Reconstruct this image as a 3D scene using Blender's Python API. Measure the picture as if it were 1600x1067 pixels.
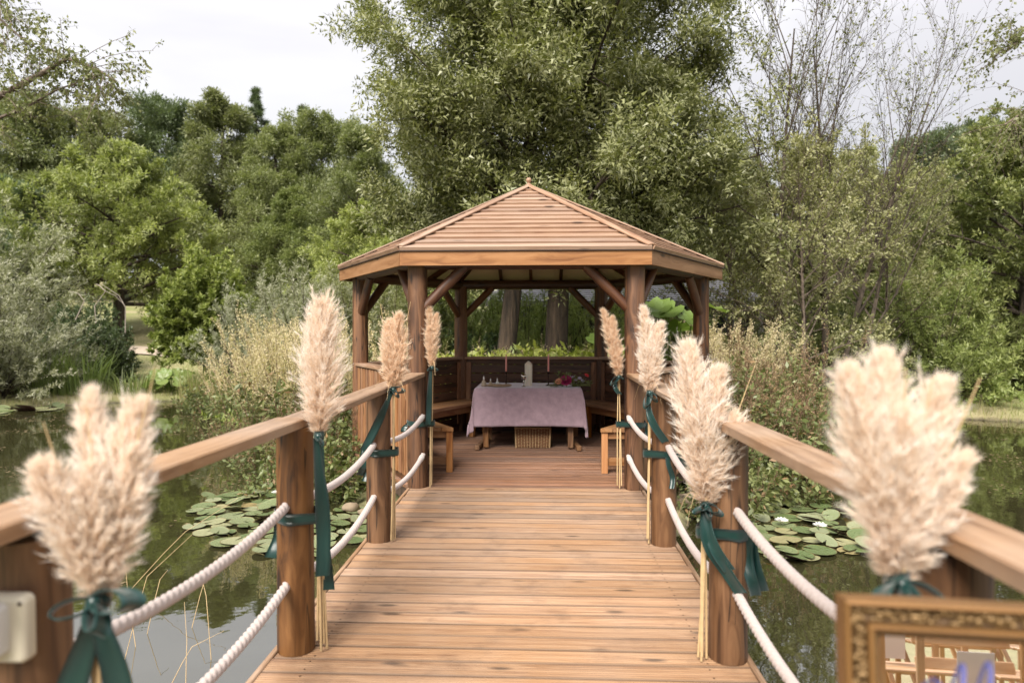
import bpy, math, random
import numpy as np
from mathutils import Vector, Matrix, Euler

for _o in list(bpy.data.objects):
    bpy.data.objects.remove(_o)
S = bpy.context.scene
COL = S.collection
PI = math.pi
rad = math.radians

# ------------------------------------------------------------------ camera
CAM = Vector((0.14, -7.88, 1.45))
PITCH, YAW, FPX = 1.155, 2.415, 1067.0
cd = bpy.data.cameras.new('camera')
cam = bpy.data.objects.new('camera', cd)
COL.objects.link(cam)
cam.location = CAM
cam.rotation_euler = (rad(90 - PITCH), 0, rad(YAW))
cd.sensor_width = 36.0
cd.lens = 36.0 * FPX / 1600.0
cd.clip_start = 0.05
cd.clip_end = 600
cd.dof.use_dof = True
cd.dof.focus_distance = 5.6
cd.dof.aperture_fstop = 1.9
S.camera = cam
RC = Euler((rad(90 - PITCH), 0, rad(YAW))).to_matrix()

def at(px, py, d):
    """world point seen at a pixel of the 1600x1067 photograph, d metres along the view axis"""
    return CAM + RC @ Vector(((px - 800) / FPX * d, -(py - 533.5) / FPX * d, -d))

# ------------------------------------------------------------------ world, sun, exposure
SUN_EL, SUN_AZ = 44.0, 200.0      # azimuth clockwise from +Y: high, behind the camera and a little to its left
W = bpy.data.worlds.new('World')
S.world = W
W.use_nodes = True
wt = W.node_tree
wt.nodes.clear()
def wn(t, **kw):
    n = wt.nodes.new(t)
    for k, v in kw.items():
        setattr(n, k, v)
    return n
sky = wn('ShaderNodeTexSky', sky_type='NISHITA', sun_disc=False)
sky.sun_elevation = rad(SUN_EL)
sky.sun_rotation = rad(SUN_AZ)
wtc = wn('ShaderNodeTexCoord')
wmap = wn('ShaderNodeMapping')
wmap.inputs['Scale'].default_value = (1.0, 1.0, 2.6)
wmap.inputs['Location'].default_value = (0.35, 0.2, 0.1)
wt.links.new(wtc.outputs['Generated'], wmap.inputs['Vector'])
wno = wn('ShaderNodeTexNoise')
wno.inputs['Scale'].default_value = 1.7
wno.inputs['Detail'].default_value = 5
wno.inputs['Roughness'].default_value = 0.5
wno.inputs['Distortion'].default_value = 0.3
wt.links.new(wmap.outputs['Vector'], wno.inputs['Vector'])
wr = wn('ShaderNodeValToRGB')
wr.color_ramp.elements[0].position = 0.36
wr.color_ramp.elements[0].color = (0.79, 0.765, 0.78, 1)
wr.color_ramp.elements[1].position = 0.62
wr.color_ramp.elements[1].color = (1.0, 0.985, 1.0, 1)
wt.links.new(wno.outputs['Fac'], wr.inputs['Fac'])
wsx = wn('ShaderNodeSeparateXYZ')
wt.links.new(wtc.outputs['Generated'], wsx.inputs['Vector'])
wmr = wn('ShaderNodeMapRange')
wmr.inputs['From Min'].default_value = 0.0
wmr.inputs['From Max'].default_value = 1.0
wmr.inputs['To Min'].default_value = 1.33     # an even overcast, a little brighter overhead
wmr.inputs['To Max'].default_value = 3.7
wt.links.new(wsx.outputs['Z'], wmr.inputs['Value'])
wmul = wn('ShaderNodeMix', data_type='RGBA', blend_type='MULTIPLY')
wmul.inputs[0].default_value = 1.0
wt.links.new(wr.outputs['Color'], wmul.inputs[6])
wt.links.new(wmr.outputs['Result'], wmul.inputs[7])
wmix = wn('ShaderNodeMix', data_type='RGBA')
wmix.inputs[0].default_value = 0.96
wt.links.new(sky.outputs['Color'], wmix.inputs[6])
wt.links.new(wmul.outputs[2], wmix.inputs[7])
wbg = wn('ShaderNodeBackground')
wbg.inputs['Strength'].default_value = 0.1
wt.links.new(wmix.outputs[2], wbg.inputs['Color'])
wo = wn('ShaderNodeOutputWorld')
wt.links.new(wbg.outputs['Background'], wo.inputs['Surface'])

sl = bpy.data.lights.new('sun', 'SUN')
sl.energy = 1.5
sl.angle = rad(32)
sl.color = (1.0, 0.93, 0.84)
sun = bpy.data.objects.new('sun', sl)
COL.objects.link(sun)
_a, _e = rad(SUN_AZ), rad(SUN_EL)
_sd = Vector((math.sin(_a) * math.cos(_e), math.cos(_a) * math.cos(_e), math.sin(_e)))
sun.rotation_euler = _sd.to_track_quat('Z', 'Y').to_euler()
sun.location = (0, -20, 30)

vs = S.view_settings
vs.view_transform = 'Standard'
vs.look = 'None'
vs.exposure = 2.36
vs.gamma = 1.0
vs.use_curve_mapping = False
cy = S.cycles
cy.use_denoising = True
try:
    cy.denoiser = 'OPENIMAGEDENOISE'
    cy.denoising_input_passes = 'RGB_ALBEDO_NORMAL'
except Exception:
    pass
cy.max_bounces = 12
cy.diffuse_bounces = 4
cy.glossy_bounces = 4
cy.transmission_bounces = 8
cy.transparent_max_bounces = 8
cy.sample_clamp_indirect = 6.0
cy.caustics_reflective = False
cy.caustics_refractive = False

# ------------------------------------------------------------------ materials
def new_mat(name):
    m = bpy.data.materials.new(name)
    m.use_nodes = True
    nt = m.node_tree
    nt.nodes.clear()
    out = nt.nodes.new('ShaderNodeOutputMaterial')
    return m, nt, out

class NT:
    def __init__(self, nt):
        self.nt = nt
    def n(self, t, **kw):
        x = self.nt.nodes.new(t)
        for k, v in kw.items():
            setattr(x, k, v)
        return x
    def l(self, a, b):
        self.nt.links.new(a, b)
    def math(self, op, a, b=None, c=None):
        x = self.n('ShaderNodeMath', operation=op)
        for i, v in enumerate((a, b, c)):
            if v is None:
                continue
            if isinstance(v, (int, float)):
                x.inputs[i].default_value = v
            else:
                self.l(v, x.inputs[i])
        return x.outputs[0]
    def vmath(self, op, a, b):
        x = self.n('ShaderNodeVectorMath', operation=op)
        for i, v in enumerate((a, b)):
            if isinstance(v, (tuple, list)):
                x.inputs[i].default_value = v
            else:
                self.l(v, x.inputs[i])
        return x.outputs[0]
    def mix(self, f, a, b, blend='MIX'):
        x = self.n('ShaderNodeMix', data_type='RGBA', blend_type=blend)
        for i, v in ((0, f), (6, a), (7, b)):
            if isinstance(v, (int, float)):
                x.inputs[i].default_value = v
            elif isinstance(v, (tuple, list)):
                x.inputs[i].default_value = tuple(v) + ((1,) if len(v) == 3 else ())
            else:
                self.l(v, x.inputs[i])
        return x.outputs[2]
    def ramp(self, f, stops):
        x = self.n('ShaderNodeValToRGB')
        els = x.color_ramp.elements
        while len(els) < len(stops):
            els.new(0.5)
        for e, (p, c) in zip(els, stops):
            e.position = p
            e.color = tuple(c) + ((1,) if len(c) == 3 else ())
        self.l(f, x.inputs['Fac'])
        return x.outputs['Color']
    def noise(self, vec, scale, detail=3, rough=0.5, dist=0.0):
        x = self.n('ShaderNodeTexNoise')
        x.inputs['Scale'].default_value = scale
        x.inputs['Detail'].default_value = detail
        x.inputs['Roughness'].default_value = rough
        x.inputs['Distortion'].default_value = dist
        if vec is not None:
            self.l(vec, x.inputs['Vector'])
        return x.outputs['Fac']
    def bump(self, h, strength, dist):
        x = self.n('ShaderNodeBump')
        x.inputs['Strength'].default_value = strength
        x.inputs['Distance'].default_value = dist
        self.l(h, x.inputs['Height'])
        return x.outputs['Normal']
    def bsdf(self, **kw):
        x = self.n('ShaderNodeBsdfPrincipled')
        for k, v in kw.items():
            s = x.inputs[k.replace('_', ' ')]
            if isinstance(v, (int, float)):
                s.default_value = v
            elif isinstance(v, (tuple, list)):
                s.default_value = tuple(v) + ((1,) if len(v) == 3 and s.type == 'RGBA' else ())
            else:
                self.l(v, s)
        return x

def wood(name, dark, mid, light, axis='X', rough=0.55, knots=0.5, weather=0.0, across=1.0, vary=0.35, stain=0.0, ridges=False, checks=0.0):
    """long-grained timber; the grain runs along the object's own axis and every object gets its own piece of it"""
    m, nt, out = new_mat(name)
    g = NT(nt)
    tc = g.n('ShaderNodeTexCoord').outputs['Object']
    oi = g.n('ShaderNodeObjectInfo').outputs['Random']
    off = g.n('ShaderNodeCombineXYZ')
    g.l(g.math('MULTIPLY', oi, 37.0), off.inputs[0])
    g.l(g.math('MULTIPLY', oi, 91.0), off.inputs[1])
    g.l(g.math('MULTIPLY', oi, 53.0), off.inputs[2])
    v = g.vmath('ADD', tc, off.outputs[0])
    def sc(l, a):
        t = {'X': (l, a, a), 'Y': (a, l, a), 'Z': (a, a, l)}[axis]
        return g.vmath('MULTIPLY', v, t)
    warp = g.noise(sc(1.3, 5.0 * across), 1.0, 2, 0.5)
    wv = g.vmath('ADD', sc(0.55, 17.0 * across), None or g.vmath('MULTIPLY', _vec(g, warp), (0.6, 5.0, 5.0) if axis == 'X' else ((5.0, 0.6, 5.0) if axis == 'Y' else (5.0, 5.0, 0.6))))
    grain = g.noise(wv, 1.0, 4, 0.55, 0.2)
    fine = g.noise(sc(3.0, 160.0 * across), 1.0, 2, 0.6)
    col = g.ramp(grain, [(0.30, dark), (0.47, mid), (0.68, light)])
    col = g.mix(g.math('MULTIPLY', fine, 0.30), col, dark, 'MIX')
    # knots
    kv = g.n('ShaderNodeTexVoronoi', feature='F1')
    kv.inputs['Scale'].default_value = 1.0
    g.l(sc(2.4, 8.5), kv.inputs['Vector'])
    kd = g.math('MULTIPLY', g.math('SUBTRACT', 0.17, kv.outputs['Distance']), 9.0)
    kx = g.n('ShaderNodeSeparateColor')
    g.l(kv.outputs['Color'], kx.inputs[0])
    keep = g.math('GREATER_THAN', kx.outputs[0], 1.0 - knots)
    kf = g.math('MULTIPLY', g.math('MINIMUM', g.math('MAXIMUM', kd, 0.0), 0.85), keep)
    col = g.mix(kf, col, tuple(c * 0.22 for c in dark))
    # whole pieces differ from each other
    oi2 = g.math('FRACT', g.math('MULTIPLY', oi, 7.31))
    bri = g.math('ADD', 1.0 - vary / 2, g.math('MULTIPLY', oi2, vary))
    hs = g.n('ShaderNodeHueSaturation')
    g.l(bri, hs.inputs['Value'])
    g.l(g.math('ADD', 0.9, g.math('MULTIPLY', g.math('FRACT', g.math('MULTIPLY', oi, 3.77)), 0.2)), hs.inputs['Saturation'])
    g.l(col, hs.inputs['Color'])
    col = hs.outputs['Color']
    if weather > 0:
        gp = g.noise(g.n('ShaderNodeNewGeometry').outputs['Position'], 1.6, 4, 0.6)
        wf = g.math('MULTIPLY', g.math('MINIMUM', g.math('MAXIMUM', g.math('MULTIPLY', g.math('SUBTRACT', gp, 0.42), 4.0), 0.0), 1.0), weather)
        col = g.mix(wf, col, (0.42, 0.36, 0.31))
    if stain > 0:
        gp2 = g.noise(g.n('ShaderNodeNewGeometry').outputs['Position'], 3.3, 5, 0.65)
        sf = g.math('MULTIPLY', g.math('MINIMUM', g.math('MAXIMUM', g.math('MULTIPLY', g.math('SUBTRACT', gp2, 0.53), 6.0), 0.0), 1.0), stain)
        col = g.mix(sf, col, (0.10, 0.055, 0.035))
    if checks > 0:  # drying cracks along the grain
        cn = g.noise(sc(0.9, 15.0), 1.0, 2, 0.5)
        cm = g.noise(sc(0.8, 3.0), 1.0, 2, 0.5)
        ck = g.math('MAXIMUM', g.math('SUBTRACT', 1.0, g.math('MULTIPLY', g.math('ABSOLUTE', g.math('SUBTRACT', cn, 0.5)), 60.0)), 0.0)
        ck = g.math('MULTIPLY', ck, g.math('GREATER_THAN', cm, 0.52))
        col = g.mix(g.math('MULTIPLY', ck, checks), col, tuple(x * 0.15 for x in dark))
    if ridges:      # shade in the decking's grooves and joints, painted into the colour
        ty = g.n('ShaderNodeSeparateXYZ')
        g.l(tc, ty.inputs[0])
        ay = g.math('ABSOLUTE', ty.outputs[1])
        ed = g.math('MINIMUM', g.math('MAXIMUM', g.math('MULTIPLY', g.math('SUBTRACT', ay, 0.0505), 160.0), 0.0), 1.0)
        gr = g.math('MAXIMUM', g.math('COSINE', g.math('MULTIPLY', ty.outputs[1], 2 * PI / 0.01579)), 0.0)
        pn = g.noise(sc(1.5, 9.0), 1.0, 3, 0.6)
        groove_shade = g.math('MINIMUM', g.math('ADD', g.math('MULTIPLY', ed, 0.8), g.math('MULTIPLY', g.math('MULTIPLY', gr, pn), 0.7)), 1.0)
        col = g.mix(g.math('MULTIPLY', groove_shade, 0.85), col, tuple(x * 0.22 for x in dark))
    hgt = g.math('ADD', g.math('MULTIPLY', grain, 0.7), g.math('MULTIPLY', fine, 0.5))
    rg = g.math('ADD', rough - 0.08, g.math('MULTIPLY', grain, 0.2))
    b = g.bsdf(Base_Color=col, Roughness=rg, Normal=g.bump(hgt, 0.35, 0.006))
    g.l(b.outputs[0], out.inputs['Surface'])
    return m

def _vec(g, f):
    c = g.n('ShaderNodeCombineXYZ')
    for i in range(3):
        g.l(f, c.inputs[i])
    return c.outputs[0]

def plain(name, col, rough=0.5, metal=0.0, noise=0.0, nscale=20.0, bump=0.0, coat=0.0, sheen=0.0, sub=0.0, col2=None):
    m, nt, out = new_mat(name)
    g = NT(nt)
    tc = g.n('ShaderNodeTexCoord').outputs['Object']
    f = g.noise(tc, nscale, 4, 0.6)
    c2 = col2 or tuple(c * (1 - noise) for c in col)
    c = g.mix(f, c2, tuple(min(1, x * (1 + noise * 0.5)) for x in col) if not col2 else col)
    kw = dict(Base_Color=c, Roughness=rough, Metallic=metal, Coat_Weight=coat, Sheen_Weight=sheen)
    if bump:
        kw['Normal'] = g.bump(f, bump, 0.01)
    if sub:
        kw['Subsurface_Weight'] = sub
        kw['Subsurface_Scale'] = 0.02
    b = g.bsdf(**kw)
    g.l(b.outputs[0], out.inputs['Surface'])
    return m

def leafmat(name, a, b, under=None, transl=0.35, rough=0.42, spec=0.45, dry=None, dryf=0.0):
    """leaves: each leaf its own tint between a and b, paler underside, some light passing through"""
    m, nt, out = new_mat(name)
    g = NT(nt)
    geo = g.n('ShaderNodeNewGeometry')
    ri = geo.outputs['Random Per Island']
    tc = g.n('ShaderNodeTexCoord').outputs['Object']
    nz = g.noise(tc, 0.55, 2, 0.5)
    f = g.math('ADD', g.math('MULTIPLY', ri, 0.62), g.math('MULTIPLY', nz, 0.4))
    col = g.mix(f, a, b)
    if dry:
        col = g.mix(g.math('GREATER_THAN', g.math('FRACT', g.math('MULTIPLY', ri, 17.3)), 1 - dryf), col, dry)
    oi = g.n('ShaderNodeObjectInfo').outputs['Random']
    hs = g.n('ShaderNodeHueSaturation')
    g.l(g.math('ADD', 0.88, g.math('MULTIPLY', oi, 0.24)), hs.inputs['Value'])
    g.l(g.math('ADD', 0.49, g.math('MULTIPLY', g.math('FRACT', g.math('MULTIPLY', oi, 5.7)), 0.018)), hs.inputs['Hue'])
    g.l(col, hs.inputs['Color'])
    col = hs.outputs['Color']
    top = col
    if under:
        top = g.mix(g.math('MULTIPLY', geo.outputs['Backfacing'], 0.8), col, under)
    p = g.bsdf(Base_Color=top, Roughness=rough, Specular_IOR_Level=spec)
    t = g.n('ShaderNodeBsdfTranslucent')
    g.l(g.mix(1.0, col, (1.05, 1.15, 0.6), 'MULTIPLY'), t.inputs['Color'])
    x = g.n('ShaderNodeMixShader')
    x.inputs[0].default_value = transl
    g.l(p.outputs[0], x.inputs[1])
    g.l(t.outputs[0], x.inputs[2])
    g.l(x.outputs[0], out.inputs['Surface'])
    return m

def barkmat(name, a, b, scale=9.0, stretch=0.25, bump=0.9):
    m, nt, out = new_mat(name)
    g = NT(nt)
    tc = g.n('ShaderNodeTexCoord').outputs['Object']
    v = g.vmath('MULTIPLY', tc, (1, 1, stretch))
    n0 = g.noise(v, scale, 5, 0.65, 0.4)
    n1 = g.math('MINIMUM', g.math('MAXIMUM', g.math('MULTIPLY', g.math('SUBTRACT', n0, 0.34), 3.2), 0.0), 1.0)
    n2 = g.noise(tc, 1.3, 3, 0.5)
    col = g.mix(g.math('ADD', g.math('MULTIPLY', n1, 0.9), g.math('MULTIPLY', g.math('SUBTRACT', n2, 0.5), 0.6)), a, b)
    p = g.bsdf(Base_Color=col, Roughness=0.9, Normal=g.bump(n1, bump, 0.03))
    g.l(p.outputs[0], out.inputs['Surface'])
    return m

M = {}
# timber
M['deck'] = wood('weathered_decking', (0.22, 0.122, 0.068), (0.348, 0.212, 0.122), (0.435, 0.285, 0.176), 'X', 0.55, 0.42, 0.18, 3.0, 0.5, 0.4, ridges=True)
M['floor'] = wood('shaded_decking', (0.15, 0.065, 0.034), (0.26, 0.13, 0.07), (0.33, 0.18, 0.105), 'X', 0.42, 0.28, 0.0, 2.4, 0.45, 0.25, ridges=True)  # same decking, its colour darkened for the shade under the roof
M['rail'] = wood('handrail_timber', (0.18, 0.095, 0.045), (0.30, 0.178, 0.098), (0.42, 0.272, 0.165), 'Y', 0.5, 0.3, 0.3, 2.0, 0.2, 0.25)
M['railx'] = wood('rail_cap_timber', (0.17, 0.09, 0.05), (0.28, 0.165, 0.10), (0.39, 0.25, 0.165), 'X', 0.5, 0.25, 0.3, 1.3, 0.2)
M['post'] = wood('stained_round_post', (0.022, 0.008, 0.003), (0.135, 0.058, 0.019), (0.245, 0.118, 0.045), 'Z', 0.5, 0.5, 0.0, 1.25, 0.2, 0.0, False, 0.9)
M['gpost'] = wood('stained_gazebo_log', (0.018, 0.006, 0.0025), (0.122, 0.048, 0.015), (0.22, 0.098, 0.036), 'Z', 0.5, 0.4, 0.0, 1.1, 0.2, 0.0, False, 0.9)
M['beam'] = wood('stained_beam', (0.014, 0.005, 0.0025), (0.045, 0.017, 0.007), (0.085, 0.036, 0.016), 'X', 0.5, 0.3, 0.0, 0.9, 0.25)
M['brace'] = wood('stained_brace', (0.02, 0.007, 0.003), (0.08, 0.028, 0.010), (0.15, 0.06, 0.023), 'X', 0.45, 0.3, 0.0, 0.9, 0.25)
M['roof'] = wood('roof_board_timber', (0.195, 0.104, 0.066), (0.31, 0.196, 0.13), (0.39, 0.265, 0.185), 'X', 0.5, 0.28, 0.1, 1.3, 0.3)
M['fascia'] = wood('fascia_timber', (0.14, 0.056, 0.020), (0.25, 0.12, 0.05), (0.34, 0.18, 0.085), 'X', 0.5, 0.35, 0.0, 1.0, 0.2)
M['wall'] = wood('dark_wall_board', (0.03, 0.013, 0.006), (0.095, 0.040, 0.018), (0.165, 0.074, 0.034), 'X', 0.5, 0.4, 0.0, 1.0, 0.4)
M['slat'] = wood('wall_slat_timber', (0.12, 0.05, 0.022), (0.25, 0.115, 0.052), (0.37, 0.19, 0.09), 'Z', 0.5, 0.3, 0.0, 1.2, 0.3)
M['bench'] = wood('bench_timber', (0.19, 0.08, 0.03), (0.32, 0.16, 0.07), (0.42, 0.24, 0.12), 'X', 0.42, 0.25, 0.0, 1.0, 0.25)
M['benchleg'] = wood('bench_leg_timber', (0.28, 0.10, 0.025), (0.40, 0.17, 0.05), (0.49, 0.24, 0.085), 'Z', 0.42, 0.2, 0.0, 1.0, 0.2)
M['tableleg'] = wood('table_leg_timber', (0.14, 0.065, 0.03), (0.27, 0.14, 0.065), (0.38, 0.22, 0.11), 'Z', 0.45, 0.2, 0.0, 1.0, 0.2)
M['chair'] = wood('folding_chair_timber', (0.36, 0.19, 0.085), (0.53, 0.31, 0.155), (0.66, 0.43, 0.24), 'X', 0.4, 0.1, 0.0, 1.2, 0.2)
M['pile'] = wood('wet_pile_timber', (0.03, 0.018, 0.01), (0.07, 0.04, 0.025), (0.12, 0.07, 0.045), 'Z', 0.6, 0.2, 0.0, 1.0, 0.2)
M['ceil'] = plain('pale_roof_lining', (0.86, 0.76, 0.60), 0.7, noise=0.15, nscale=6)
M['drip'] = plain('dark_roof_edge', (0.035, 0.018, 0.012), 0.7, noise=0.3)
# soft goods
M['rope'] = plain('white_cotton_rope', (0.50, 0.42, 0.385), 0.85, noise=0.22, nscale=60, bump=0.25, sheen=0.2)
M['velvet'] = plain('mauve_velvet', (0.48, 0.345, 0.40), 0.85, noise=0.42, nscale=15, bump=0.6, sheen=0.5)
M['satin'] = plain('dark_green_satin', (0.002, 0.030, 0.026), 0.30, noise=0.25, nscale=9, sheen=0.25)
M['stem'] = plain('dry_straw_stem', (0.56, 0.40, 0.21), 0.6, noise=0.35, nscale=25)
M['wick'] = plain('candle_wick', (0.03, 0.025, 0.02), 0.9)
M['wax'] = plain('ivory_wax', (0.86, 0.79, 0.64), 0.45, noise=0.06, nscale=8, sub=0.2)
M['pinkwax'] = plain('coral_pink_wax', (0.86, 0.36, 0.31), 0.4, noise=0.06, nscale=8, sub=0.15)
M['bronze'] = plain('dark_bronze', (0.055, 0.030, 0.022), 0.28, 0.85, noise=0.3)
M['silver'] = plain('tarnished_silver', (0.62, 0.57, 0.50), 0.2, 1.0, noise=0.3, nscale=30)
M['drift'] = plain('driftwood', (0.36, 0.26, 0.16), 0.8, noise=0.5, nscale=22, bump=0.5)
M['figure'] = plain('pale_carved_figure', (0.52, 0.42, 0.30), 0.5, noise=0.5, nscale=35)
M['figtop'] = plain('white_glass_top', (0.80, 0.78, 0.74), 0.2)
M['wicker'] = plain('brown_wicker', (0.30, 0.145, 0.062), 0.6, noise=0.55, nscale=45)
M['wickerlight'] = plain('pale_wicker', (0.52, 0.36, 0.19), 0.6, noise=0.35, nscale=45)
M['white_plastic'] = plain('cream_plastic', (0.60, 0.55, 0.44), 0.35, noise=0.05)
M['clear_plastic'] = plain('grey_plastic', (0.62, 0.60, 0.57), 0.25, noise=0.05)
M['black_plastic'] = plain('black_plastic', (0.02, 0.02, 0.022), 0.4)
M['gold'] = plain('gilt_moulding', (0.23, 0.118, 0.040), 0.42, 0.5, noise=0.25, nscale=18)
M['goldorn'] = plain('worn_gilt_ornament', (0.34, 0.215, 0.09), 0.42, 0.55, bump=0.4, nscale=70, col2=(0.035, 0.018, 0.008))
M['golddark'] = plain('dark_gilt_hollow', (0.10, 0.055, 0.022), 0.5, 0.4, noise=0.5, nscale=60)
M['ink'] = plain('blue_lettering_paint', (0.12, 0.125, 0.34), 0.45, noise=0.15)
M['paper'] = plain('white_card', (0.70, 0.67, 0.67), 0.7, noise=0.03)
M['inkgrey'] = plain('grey_print', (0.25, 0.23, 0.27), 0.7)
M['rock'] = plain('pale_rock', (0.27, 0.21, 0.14), 0.9, noise=0.5, nscale=9, bump=0.9)
M['slate'] = plain('grey_roof_tile', (0.24, 0.235, 0.245), 0.7, noise=0.4, nscale=4)
M['shedwall'] = plain('dark_shed_timber', (0.055, 0.042, 0.035), 0.8, noise=0.4, nscale=6)
M['shedpost'] = plain('grey_shed_post', (0.27, 0.25, 0.24), 0.8, noise=0.3, nscale=6)
M['glassdark'] = plain('dark_window_glass', (0.02, 0.024, 0.026), 0.06)
m_, nt_, out_ = new_mat('mirror_glass')
g_ = NT(nt_)
g_.l(g_.bsdf(Base_Color=(0.93, 0.93, 0.94), Metallic=1.0, Roughness=0.015).outputs[0], out_.inputs['Surface'])
M['mirror'] = m_

# pampas: fibres, tan at the root and cream at the tip (UV x runs root to tip of each fibre)
def pampasmat(name, root, tip):
    m, nt, out = new_mat(name)
    g = NT(nt)
    uv = g.n('ShaderNodeUVMap').outputs['UV']
    sx = g.n('ShaderNodeSeparateXYZ')
    g.l(uv, sx.inputs[0])
    ri = g.n('ShaderNodeNewGeometry').outputs['Random Per Island']
    col = g.mix(g.math('MINIMUM', g.math('ADD', sx.outputs[0], g.math('MULTIPLY', g.math('SUBTRACT', ri, 0.5), 0.35)), 1.0), root, tip)
    p = g.bsdf(Base_Color=col, Roughness=0.8, Specular_IOR_Level=0.2, Sheen_Weight=0.2)
    t = g.n('ShaderNodeBsdfTranslucent')
    g.l(col, t.inputs['Color'])
    x = g.n('ShaderNodeMixShader')
    x.inputs[0].default_value = 0.5
    g.l(p.outputs[0], x.inputs[1])
    g.l(t.outputs[0], x.inputs[2])
    g.l(x.outputs[0], out.inputs['Surface'])
    return m
M['pampas'] = pampasmat('cream_pampas', (0.80, 0.60, 0.41), (0.97, 0.94, 0.89))
M['pampastan'] = pampasmat('tan_pampas', (0.76, 0.53, 0.33), (0.93, 0.82, 0.68))

# foliage
M['leaf_central'] = leafmat('willow_leaf', (0.030,0.046,0.012), (0.26,0.28,0.09), (0.28,0.29,0.14), 0.30, 0.38, 0.5)
M['leaf_light'] = leafmat('light_green_leaf', (0.16,0.215,0.06), (0.44,0.48,0.18), None, 0.38)
M['leaf_round'] = leafmat('hornbeam_leaf', (0.13,0.19,0.04), (0.42,0.47,0.14), None, 0.35)
M['leaf_far'] = leafmat('far_tree_leaf', (0.12,0.15,0.06), (0.28,0.30,0.14), None, 0.38)  # this and the next are lightened to stand in for distance haze
M['leaf_fardark'] = leafmat('far_dark_leaf', (0.075,0.115,0.055), (0.17,0.21,0.11), None, 0.3)
M['leaf_dark'] = leafmat('dark_evergreen_leaf', (0.03,0.055,0.02), (0.10,0.135,0.045), None, 0.2)
M['leaf_grey'] = leafmat('grey_willow_leaf', (0.16,0.18,0.095), (0.36,0.37,0.22), (0.42,0.42,0.30), 0.3)
M['leaf_olive'] = leafmat('olive_willow_leaf', (0.15,0.165,0.06), (0.37,0.37,0.16), (0.38,0.38,0.2), 0.38)
M['leaf_birch'] = leafmat('birch_leaf', (0.10,0.12,0.045), (0.26,0.26,0.11), None, 0.32)
M['leaf_hedge'] = leafmat('hedge_leaf', (0.085,0.12,0.035), (0.30,0.32,0.12), None, 0.32)
M['leaf_weed'] = leafmat('weed_leaf', (0.085,0.12,0.04), (0.26,0.28,0.11), None, 0.32, dry=(0.32, 0.21, 0.11), dryf=0.06)
M['leaf_fern'] = leafmat('fern_leaf', (0.22,0.27,0.05), (0.42,0.45,0.11), None, 0.42)
M['leaf_big'] = leafmat('broad_leaf', (0.12,0.19,0.04), (0.23,0.31,0.08), None, 0.35, 0.35)
M['strap'] = leafmat('strap_leaf', (0.09,0.135,0.04), (0.27,0.32,0.11), None, 0.3)
M['grass'] = leafmat('grass_blade', (0.16,0.20,0.05), (0.36,0.38,0.13), None, 0.35, dry=(0.46, 0.39, 0.22), dryf=0.25)
M['seed'] = leafmat('dry_seed_head', (0.50,0.41,0.26), (0.80,0.70,0.50), None, 0.45, 0.7, 0.2)
M['seedbrown'] = leafmat('brown_seed_head', (0.15,0.10,0.055), (0.36,0.26,0.16), None, 0.25, 0.7, 0.2)
M['weedfloat'] = leafmat('floating_weed', (0.10, 0.075, 0.035), (0.26, 0.20, 0.11), None, 0.1, 0.6, 0.2)
m_, nt_, out_ = new_mat('lily_pad_leaf')
g = NT(nt_)
oi_ = g.n('ShaderNodeObjectInfo').outputs['Random']
tc_ = g.n('ShaderNodeTexCoord').outputs['Object']
c_ = g.ramp(oi_, [(0.0, (0.08, 0.135, 0.04)), (0.35, (0.17, 0.215, 0.09)), (0.7, (0.31, 0.335, 0.20)), (0.93, (0.38, 0.37, 0.20)), (1.0, (0.33, 0.21, 0.08))])
c_ = g.mix(g.math('MULTIPLY', g.noise(tc_, 2.6, 4, 0.6), 0.55), c_, (0.14, 0.16, 0.07))
ln_ = g.n('ShaderNodeVectorMath', operation='LENGTH'); g.l(tc_, ln_.inputs[0])
c_ = g.mix(g.math('MULTIPLY', g.math('GREATER_THAN', g.math('ADD', ln_.outputs['Value'], g.math('MULTIPLY', g.noise(tc_, 6.0, 3, 0.6), 0.22)), 1.06), 0.7), c_, (0.20, 0.13, 0.05))
c_ = g.mix(g.n('ShaderNodeNewGeometry').outputs['Backfacing'], c_, (0.13, 0.065, 0.05))
g.l(g.bsdf(Base_Color=c_, Roughness=0.24, Specular_IOR_Level=0.75, Normal=g.bump(g.noise(tc_, 5.0, 4, 0.6), 0.5, 0.06)).outputs[0], out_.inputs['Surface'])
M['pad'] = m_
M['petal'] = plain('white_lily_petal', (0.84, 0.83, 0.80), 0.5)
M['stamen'] = plain('yellow_stamen', (0.75, 0.45, 0.05), 0.6)
M['orange'] = plain('orange_dead_leaf', (0.55, 0.20, 0.02), 0.5, noise=0.4)
M['magenta'] = plain('magenta_petal', (0.34, 0.018, 0.095), 0.6, noise=0.3, nscale=30)
M['peach'] = plain('peach_petal', (0.72, 0.33, 0.19), 0.6, noise=0.15, nscale=30)
M['redpetal'] = plain('red_petal', (0.55, 0.022, 0.025), 0.6, noise=0.2, nscale=30)
M['lilac'] = plain('pale_lilac_petal', (0.48, 0.42, 0.52), 0.6, noise=0.2, nscale=30)
M['bark'] = barkmat('grey_brown_bark', (0.010, 0.007, 0.004), (0.085, 0.058, 0.037), 9, .14, 1.0)
M['bark_light'] = barkmat('pale_birch_bark', (0.06, 0.042, 0.032), (0.25, 0.195, 0.155), 14, 1.5, 0.4)
M['bark_dark'] = barkmat('dark_bark', (0.030, 0.022, 0.016), (0.12, 0.092, 0.068))
M['weedstem'] = barkmat('weed_stem', (0.07, 0.04, 0.025), (0.20, 0.12, 0.07), 30, 0.3, 0.2)
M['deadstem'] = barkmat('bleached_branch', (0.18, 0.15, 0.125), (0.36, 0.31, 0.26), 20, 0.3, 0.2)

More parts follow.
